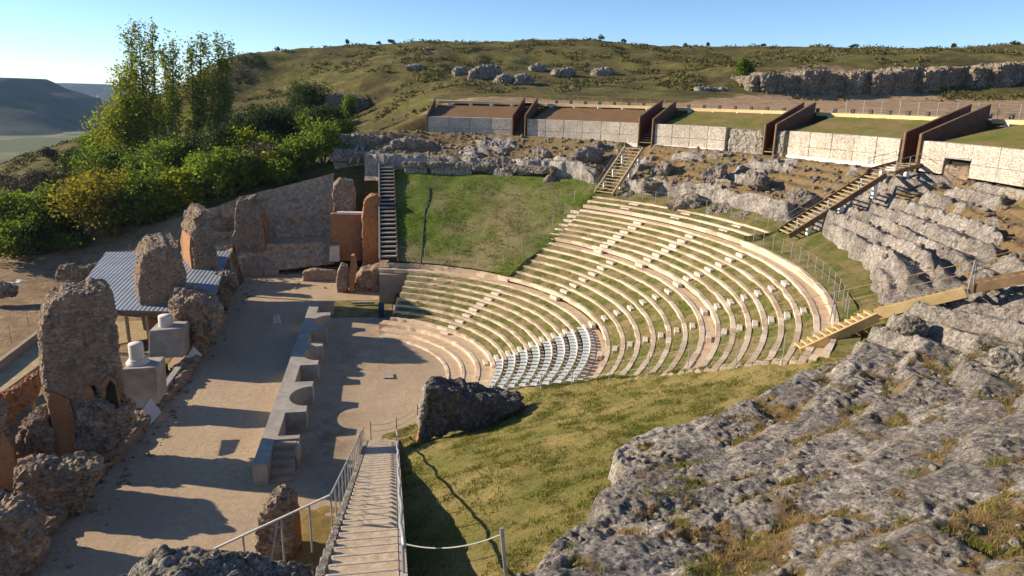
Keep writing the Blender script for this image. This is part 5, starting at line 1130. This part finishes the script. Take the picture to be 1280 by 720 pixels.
# ------------------------------------------------------------------ poplars
def poplar(label, ub, vb, y, tops, rad_m, seed, mat='leaf_poplar', dens=1.):
    rg = np.random.default_rng(seed); b = Uy(ub, vb, y); b[2] = float(ground_z(b[:1], b[1:2])[0])
    r = thing('poplar_tree', label, 'tree', tuple(b), 'poplars in spring leaf'); mt = MB(); L = []
    for (ut, vt, yo) in tops:
        t = Uy(ut, vt, y + yo); H = t[2]-b[2]
        mid = b*.55 + t*.45; mid[:2] = b[:2]*.45 + t[:2]*.55
        def at(s): return (1-s)**2*b + 2*s*(1-s)*mid + s*s*t
        mt.tube([at(s) for s in np.linspace(0, 1, 10)], list(np.linspace(.30, .03, 10)*(H/22)), 6)
        nb = int(46*dens)
        for k in range(nb):
            s = .16 + .80*(k + rg.uniform(0, 1))/nb; p = at(s); a = rg.uniform(0, 2*PI); ln = rad_m*(1.75 - 1.1*s)*rg.uniform(.7, 1.6); q = p + np.array([math.cos(a)*ln*.55, math.sin(a)*ln*.55, ln*rg.uniform(.8, 1.3)])
            m_ = p*.5+q*.5 + np.array([math.cos(a), math.sin(a), 0])*ln*.15; mt.tube([p, m_, q], [.055*(1.1-s), .035*(1.1-s), .01], 4)
            cnt = int(rg.uniform(34, 72)*(1.65 - 1.3*s)); tt = rg.uniform(.25, 1.05, cnt)[:, None]; L.append(p*(1-tt) + q*tt + rg.normal(size=(cnt, 3))*np.array([.42, .42, .55])*(1.25-.6*s))
        cnt = int(120*dens); ss = rg.uniform(.6, 1., cnt); L.append(np.array([at(s) for s in ss]) + rg.normal(size=(cnt, 3))*np.array([.35, .35, .5]))
    mt.put('trunk', MT['bark'], r); V, F = leaf_arrays(np.concatenate(L), .20, rg); put('crown', V, F, MT[mat], r)
poplar('leftmost tall poplar with two leaning stems', 186, 205, 78, [(158,40,0),(172,31,1)], 2.0, 801)
poplar('tall thin poplar second from the left, leaning left', 196, 204, 80, [(190,30,1)], 1.6, 802)
poplar('poplar in the middle of the clump with yellowish crown', 214, 205, 76, [(216,50,0)], 2.3, 803, 'leaf_yellow', .9)
poplar('slender poplar right of the yellowish one', 226, 203, 84, [(204,62,2)], 1.5, 804)
poplar('forked poplar, second from right', 246, 205, 80, [(238,55,0),(251,46,1)], 2.0, 805)
poplar('rightmost broad poplar against the hillside', 272, 207, 78, [(273,49,0),(286,62,0)], 2.3, 806)
poplar('low spreading poplar on the left flank of the clump', 164, 207, 74, [(148,95,0),(160,88,1)], 2.6, 807, 'leaf_yellow', 1.)

# ------------------------------------------------------------------ crags, cliff and boulders on the hill
def crag(label, px, y, depth, seed, mat='outcrop', name='rock_outcrop', vox=.3, amp=.5, sc=1.6, cat='rock outcrop', group='rock outcrops on the hill'):
    cu = sum(q[0] for q in px)/len(px); cv = max(q[1] for q in px); px = [(cu + (u-cu)*.9, cv + 2 + (v-cv)*.86) for u, v in px]; m = MB(); m.prism([Uy(u, v, y) for u, v in px], (0, depth, 0)); o = rocky(m, name, MT[mat], None, .24, .35, sc, .42, seed); return tag(o, label, cat, group)
CR = [('leftmost pale outcrop of the middle group on the hill', [(566,94),(567,84),(574,80),(583,83),(582,92)], 124),
 ('large shaded outcrop in the middle group on the hill', [(584,98),(587,86),(598,79),(612,77),(627,79),(630,90),(620,97)], 122),
 ('pale outcrop at the lower centre of the middle group', [(620,103),(621,94),(630,89),(642,92),(644,100),(632,104)], 118),
 ('outcrop with a white face right of the lower centre one', [(642,104),(644,93),(654,88),(665,91),(668,101),(655,106)], 118),
 ('high pale outcrop with two blocks in the middle group', [(663,86),(664,79),(672,77),(684,80),(682,87),(672,89)], 126),
 ('white faced outcrop right of the high pale one', [(692,93),(694,84),(704,82),(716,80),(722,87),(712,94),(700,96)], 122),
 ('lone white outcrop on the hill above second gabion wall', [(744,92),(746,84),(754,82),(766,84),(766,90),(756,94)], 122),
 ('small grey boulder on the slope above second gabion wall', [(714,112),(716,107),(724,107),(726,112)], 100),
 ('small outcrop low in the middle group', [(608,113),(609,108),(620,109),(619,113)], 100),
 ('outcrop on the hill shoulder above the left rim', [(507,87),(508,80),(524,78),(530,82),(528,87)], 128),
 ('small rock high on the hill near the crest', [(529,63),(530,57),(540,57),(541,63)], 150),
 ('broad shaded crag in the gully', [(402,142),(404,116),(416,111),(436,112),(452,116),(464,124),(466,140),(440,146)], 107),
 ('row of low rocks left of the long cliff', [(872,113),(874,108),(884,106),(896,109),(908,107),(912,113)], 92)]
for k, (lab, px, y) in enumerate(CR):
    y = float(ground_hit(sum(q[0] for q in px)/len(px), max(q[1] for q in px))[1]) - .3
    crag(lab, px, y, 4., 900+k, 'outcrop' if k != 11 else 'cliff')
# long cliff on the right: separate buttresses
ce = [(936,112,100),(950,113,92),(975,116,90),(1000,118,90),(1034,117,89),(1060,117,90),(1088,114,92),(1124,112,88),(1152,111,86),(1182,108,86),(1214,107,84),(1240,105,82),(1270,102,82),(1320,98,78)]
nm = ['low left end', 'first buttress', 'second buttress', 'third buttress', 'fourth buttress', 'middle buttress', 'buttress right of the middle', 'recessed dark part', 'buttress beside the dark recess', 'pale buttress', 'flat pale top', 'stepped buttress', 'right end at the picture edge']
for k in range(len(ce)-1):
    (u0, v0, t0), (u1, v1, t1) = ce[k], ce[k+1]; y = 73 - 9*(u0-936)/340; A, B = Uy(u0, v0+4, y), Uy(u1, v1+4, y); zt = max(Uy(u0, t0, y)[2], Uy(u1, t1, y)[2])
    jz = [0,.3,-.2,.4][k % 4]; jy = [0, -.7, .3, -.3, .9][k % 5]; m = MB(); nb = 2
    m.prism([A + [0,jy,-1], A*.5+B*.5 + [0, jy-.4, -1], B + [0,jy,-1], B + [0,jy+7.5,-1], A + [0,jy+7.5,-1]], (0,0, zt-A[2]+.5+jz))
    o = rocky(m, 'cliff_rock', MT['cliff'], None, .25, .42, 1.3, .34, 950+k); tag(o, 'pale cliff above the walkway: ' + nm[k], 'cliff', 'buttresses of the long cliff')
# ------------------------------------------------------------------ boulders on the rock terraces
BO = [('large rounded grey boulder behind the top seat row', 861, 254, 36.9, 2.1, 1.9, 1.5, 0), ('flat grey boulder below the ledge at the top of green slope', 690, 224, 38.2, 1.4, 1.2, 1.0, .4),
 ('boulder left of the large rounded one', 812, 249, 37.3, 1.3, 1.2, .9, 1), ('boulder at the foot of the first timber stair', 786, 245, 37.2, 1.0, 1.0, .8, 2),
 ('boulder right of the large rounded one', 905, 262, 37.2, 1.8, 1.2, 1.0, .2), ('boulder near the head of the long timber stair shadow', 930, 268, 37.0, 1.2, 1.1, .8, .6),
 ('big dark boulder on the terrace below second gabion wall', 735, 196, 42.5, 2.4, 1.6, 1.3, .3), ('brown boulder left of the first timber stair', 680, 196, 42.5, 1.8, 1.4, 1.1, .8), ('boulder below the plinth of second gabion wall', 748, 182, 46.2, 1.1, .8, .7, .1),
 ('pale boulder right of the first timber stair', 828, 215, 42, 1.5, 1.3, 1.1, 1.3), ('dark hollowed boulder on the middle terrace', 897, 222, 41.5, 2.0, 1.3, 1.2, .5), ('wide boulder above the middle terrace', 945, 236, 41, 2.0, 1.3, 1.1, .9), ('boulder under the long timber stair', 1000, 262, 40, 1.5, 1.2, 1.0, .2)]
for k, (lab, u, v, R, a, b, c, rt_) in enumerate(BO):
    p = Ur(u, v, R); p[2] = float(rock_parts(np.array([p[0]]), np.array([p[1]]), np.array([np.hypot(p[0], p[1])]), np.array([ang_of(p)]))[0][0]) + c*.35
    o = boulder(p, (a, b, c), 60+k, MT['rock_plain'], 'boulder', rot=rt_, sub=5); tag(o, lab, 'boulder', 'boulders on the rock terraces')
def rock_z(p):
    return float(rock_parts(np.array([p[0]]), np.array([p[1]]), np.array([np.hypot(p[0], p[1])]), np.array([ang_of(p)]))[0][0])
p = Uz(1272, 440, 12.0); p[2] = rock_z(p) + .15; o = boulder(p, (.9,.7,.7), 91, MT['rock_pale'], 'boulder', sub=5); tag(o, 'pale boulder with yellow lichen at the right edge', 'boulder')
for k, (u, v, lab) in enumerate(((1172,372,'square rock block beside the yellow walkway'),(1140,402,'rock block under the head of yellow walkway'),(1232,372,'flat rock block at the right end of yellow walkway'))):
    p = Uz(u, v, 11.2); p[2] = rock_z(p) + .3; o = boulder(p, (.75,.6,.45), 101+k, MT['rock_plain'], 'boulder', sub=5); tag(o, lab, 'boulder', 'rock blocks by the yellow walkway')

# ------------------------------------------------------------------ grass and scrub that nobody could count
def blades(name, label, P, h, n_per, mat, seed, spread=.06, wd=.18):
    rg = np.random.default_rng(seed); P = np.repeat(P, n_per, 0); n = len(P); P = P + rg.normal(size=(n, 3))*np.array([spread, spread, 0]); a = rg.uniform(0, 2*PI, n); hh = h*rg.uniform(.5, 1.3, n); lean = rg.normal(size=(n, 2))*.45*hh[:, None]
    s = np.stack([np.cos(a), np.sin(a), 0*a], -1)*(hh*wd)[:, None]; top = P + np.stack([lean[:, 0], lean[:, 1], hh], -1)
    V = np.stack([P - s, P + s, top], 1).reshape(-1, 3); return struct(name, V, np.arange(3*n).reshape(n, 3), MT[mat], label, 'grass', smooth=False, kind='stuff')
def pick(V, w, n, seed):
    rg = np.random.default_rng(seed); w = np.clip(w, 0, None); i = rg.choice(len(V), n, p=w/w.sum()); return V[i] + rg.normal(size=(n, 3))*[.05,.05,0]
rN = np.hypot(NWV[:,0], NWV[:,1]); cl = fbm(NWV/1.3, 3, 400); areaw = rN
blades('grass', 'dry grass blades on the slope between seats and near rock', pick(NWV, areaw*np.clip(.25+cl, .05, 1), 26000, 1), .09, 3, 'blade', 2)
blades('grass', 'green grass blades on the slope between seats and near rock', pick(NWV, areaw*np.clip(cl-.05, 0, 1), 9000, 3), .10, 3, 'blade_green', 4)
rgv = np.random.default_rng(61); ff = rgv.uniform(0, 1, 16000); ri = rgv.integers(0, len(edges), 16000); er_ = np.array([e[0] for e in edges]); ez_ = np.array([e[1] for e in edges]); nr_ = np.r_[er_[1:], LAST[0]]; nz_ = np.r_[ez_[1:], LAST[1]]
kk = np.array([e[2] == 'row' for e in edges])[ri]; ri = ri[kk]; ff = ff[kk]*.9 + .08; rr2 = er_[ri] + .3 + (nr_[ri]-er_[ri]-.3)*ff; zz2 = ez_[ri] - .05 + (nz_[ri]-.1-ez_[ri])*ff; aa0 = np.array([NEAR_CUT(q) for q in er_[ri]]); aa1 = np.array([end_angle(q) if q < 19.6 else FAR_CUT(q) for q in er_[ri]]); at2 = aa0 + (aa1-aa0)*rgv.uniform(0, 1, len(ri)); PT = np.stack([rr2*np.cos(np.radians(at2)), rr2*np.sin(np.radians(at2)), zz2], -1); PT = PT[(fbm(PT/1.5, 2, 420) > -.05) & ~((er_[ri] > 33) & (at2 < 4))]
blades('grass', 'grass tufts growing on the treads between the seat rows', PT, .08, 4, 'blade_green', 62, .12, .3)
rF = np.random.default_rng(63); FWV = V_FAR[rF.integers(0, len(V_FAR), 9000)] + rF.normal(size=(9000, 3))*[.08, .08, 0]; FWV = FWV[FWV[:,0] > 6.2]; FWV = FWV[fbm(FWV/2.2, 3, 421) > -.12]
blades('grass', 'grass tufts on the green slope beside the far staircase', FWV, .10, 5, 'blade_green', 64, .22, .4)
hp = [Uz(537,228,10.0), Uz(531,248,8.9), Uz(528,275,7.4), Uz(527,300,5.9), Uz(525,325,4.3)]; hp = [np.array([q[0], q[1], float(fz(q[:1], q[1:2], np.hypot(q[:1], q[1:2]), np.array([80.]))[0]) + .06]) for q in hp]
m = MB(); m.tube(hp, .05, 6); o = m.put('streak', MT['chairleg']); tag(o, 'dark hose lying down the green slope beside far staircase', 'streak')  # thin dark tube laid down the slope
inveg = ROCKVEG*(np.hypot(ROCKV[:,0]-CAM[0], ROCKV[:,1]-CAM[1]) < 34)
blades('grass', 'dry rust and straw grass tufts in the pockets of the near rock', pick(ROCKV, inveg**2, 4200, 5), .13, 9, 'blade_rust', 6, .07, .07)
blades('grass', 'green grass tufts in the pockets of the near rock', pick(ROCKV, inveg**2*np.clip(fbm(ROCKV/1.2, 2, 401), 0, 1), 1500, 7), .14, 10, 'blade_green', 8, .07, .07)
# loose stones
def stones(name, label, P, lo, hi, mat, seed):
    rg = np.random.default_rng(seed); bm = bmesh.new(); bmesh.ops.create_icosphere(bm, subdivisions=1, radius=1.0); B = np.array([v.co for v in bm.verts]); BF = np.array([[v.index for v in f.verts] for f in bm.faces]); bm.free(); V = []; F = []
    for i, p in enumerate(P):
        s = lo*(hi/lo)**(rg.uniform()**2.2); a = rg.uniform(0, 6.28); q = B*(1 + rg.normal(size=(len(B), 1))*.18)*np.array([1, rg.uniform(.6, 1), rg.uniform(.45, .8)])*s; c, sn = math.cos(a), math.sin(a)
        V.append(q @ np.array([[c, sn, 0], [-sn, c, 0], [0, 0, 1]]) + p + [0, 0, s*.2]); F.append(BF + len(B)*i)
    return struct(name, np.concatenate(V), np.concatenate(F), mat, label, 'loose stones', smooth=False, kind='stuff')
def band_pts(n, t0, t1, r1, seed, w=None):
    rg = np.random.default_rng(seed); th = rg.uniform(t0, t1, n); r0 = np.interp(th, RA, RB) + .5; r = r0 + (r1 - r0)*rg.uniform(0, 1, n); x, y = r*np.cos(np.radians(th)), r*np.sin(np.radians(th)); z, v = rock_parts(x, y, r, th); k = rg.uniform(0, 1, n) < (.25 + .75*v); return np.stack([x, y, z], -1)[k]
stones('loose_stones', 'loose stones scattered over the rock terraces below the rim', band_pts(3800, -30, 84, 47.9, 21), .06, .36, MT['rock_plain'], 22)
stones('loose_stones', 'loose pale stones scattered over the near rock slope', band_pts(2600, -88, -34, 46, 23), .03, .17, MT['rock_pale'], 24)
rgq = np.random.default_rng(33); qx = np.r_[rgq.uniform(-10.5, -8.3, 420), rgq.uniform(-11, 5, 260)]; qy = np.r_[rgq.uniform(-24, 28, 420), rgq.uniform(24, 36, 260)]
stones('loose_stones', 'small stones lying along the ruined stage building', np.stack([qx, qy, qx*0], -1), .03, .22, MT['rubble'], 25)
# scrub on the hill
rg = np.random.default_rng(9); n = 16000
aa = np.radians(rg.uniform(45, 128, n*3)); DD = 20 + 220*np.sqrt(rg.uniform(0, 1, n*3)); 
th_ = np.radians(rg.uniform(20, 135, n*4)); DD = rg.uniform(75, 235, n*4); X = CAM[0]+DD*np.cos(th_); Y = CAM[1]+DD*np.sin(th_)
ok = (np.hypot(X, Y) > 66) & ~((X > 30) & (Y < 70) & (np.hypot(X, Y) < 95)) & (fbm(P3(X/9, Y/9), 3, 410) + .3*fbm(P3(X/40, Y/40), 2, 411) > .17) & ~((X < -8) & (Y < 42))
X, Y = X[ok][:n], Y[ok][:n]; Z = ground_z(X, Y); C0 = np.stack([X, Y, Z], -1)
k = rg.integers(4, 11, len(C0)); C1 = np.repeat(C0, k, 0); s = np.repeat(rg.uniform(.18, .62, len(C0)), k)
C1 = C1 + rg.normal(size=C1.shape)*s[:, None]*[.8, .8, .45] + np.stack([0*s, 0*s, s*.35], -1); V, F = leaf_arrays(C1, .24, rg)
struct('scrub', V, F, MT['scrub'], 'low scrub and tussocks covering the hillside', 'scrub', smooth=False, kind='stuff')

# ------------------------------------------------------------------ air
hm = bpy.data.materials.new('haze_air'); hm.use_nodes = True; ht = hm.node_tree; ht.nodes.remove(ht.nodes['Principled BSDF']); pv = ht.nodes.new('ShaderNodeVolumePrincipled')
pv.inputs['Color'].default_value = (.42, .66, 1, 1); pv.inputs['Density'].default_value = .00006; pv.inputs['Anisotropy'].default_value = .2; ht.links.new(pv.outputs[0], ht.nodes['Material Output'].inputs['Volume'])
m = MB(); m.box((0, 0, -12), (13000, 13000, 124)); hz = m.put('haze', hm, base=(0, 0, 0))
tag(hz, 'thin blue haze over the far valley', 'haze', None, 'stuff')
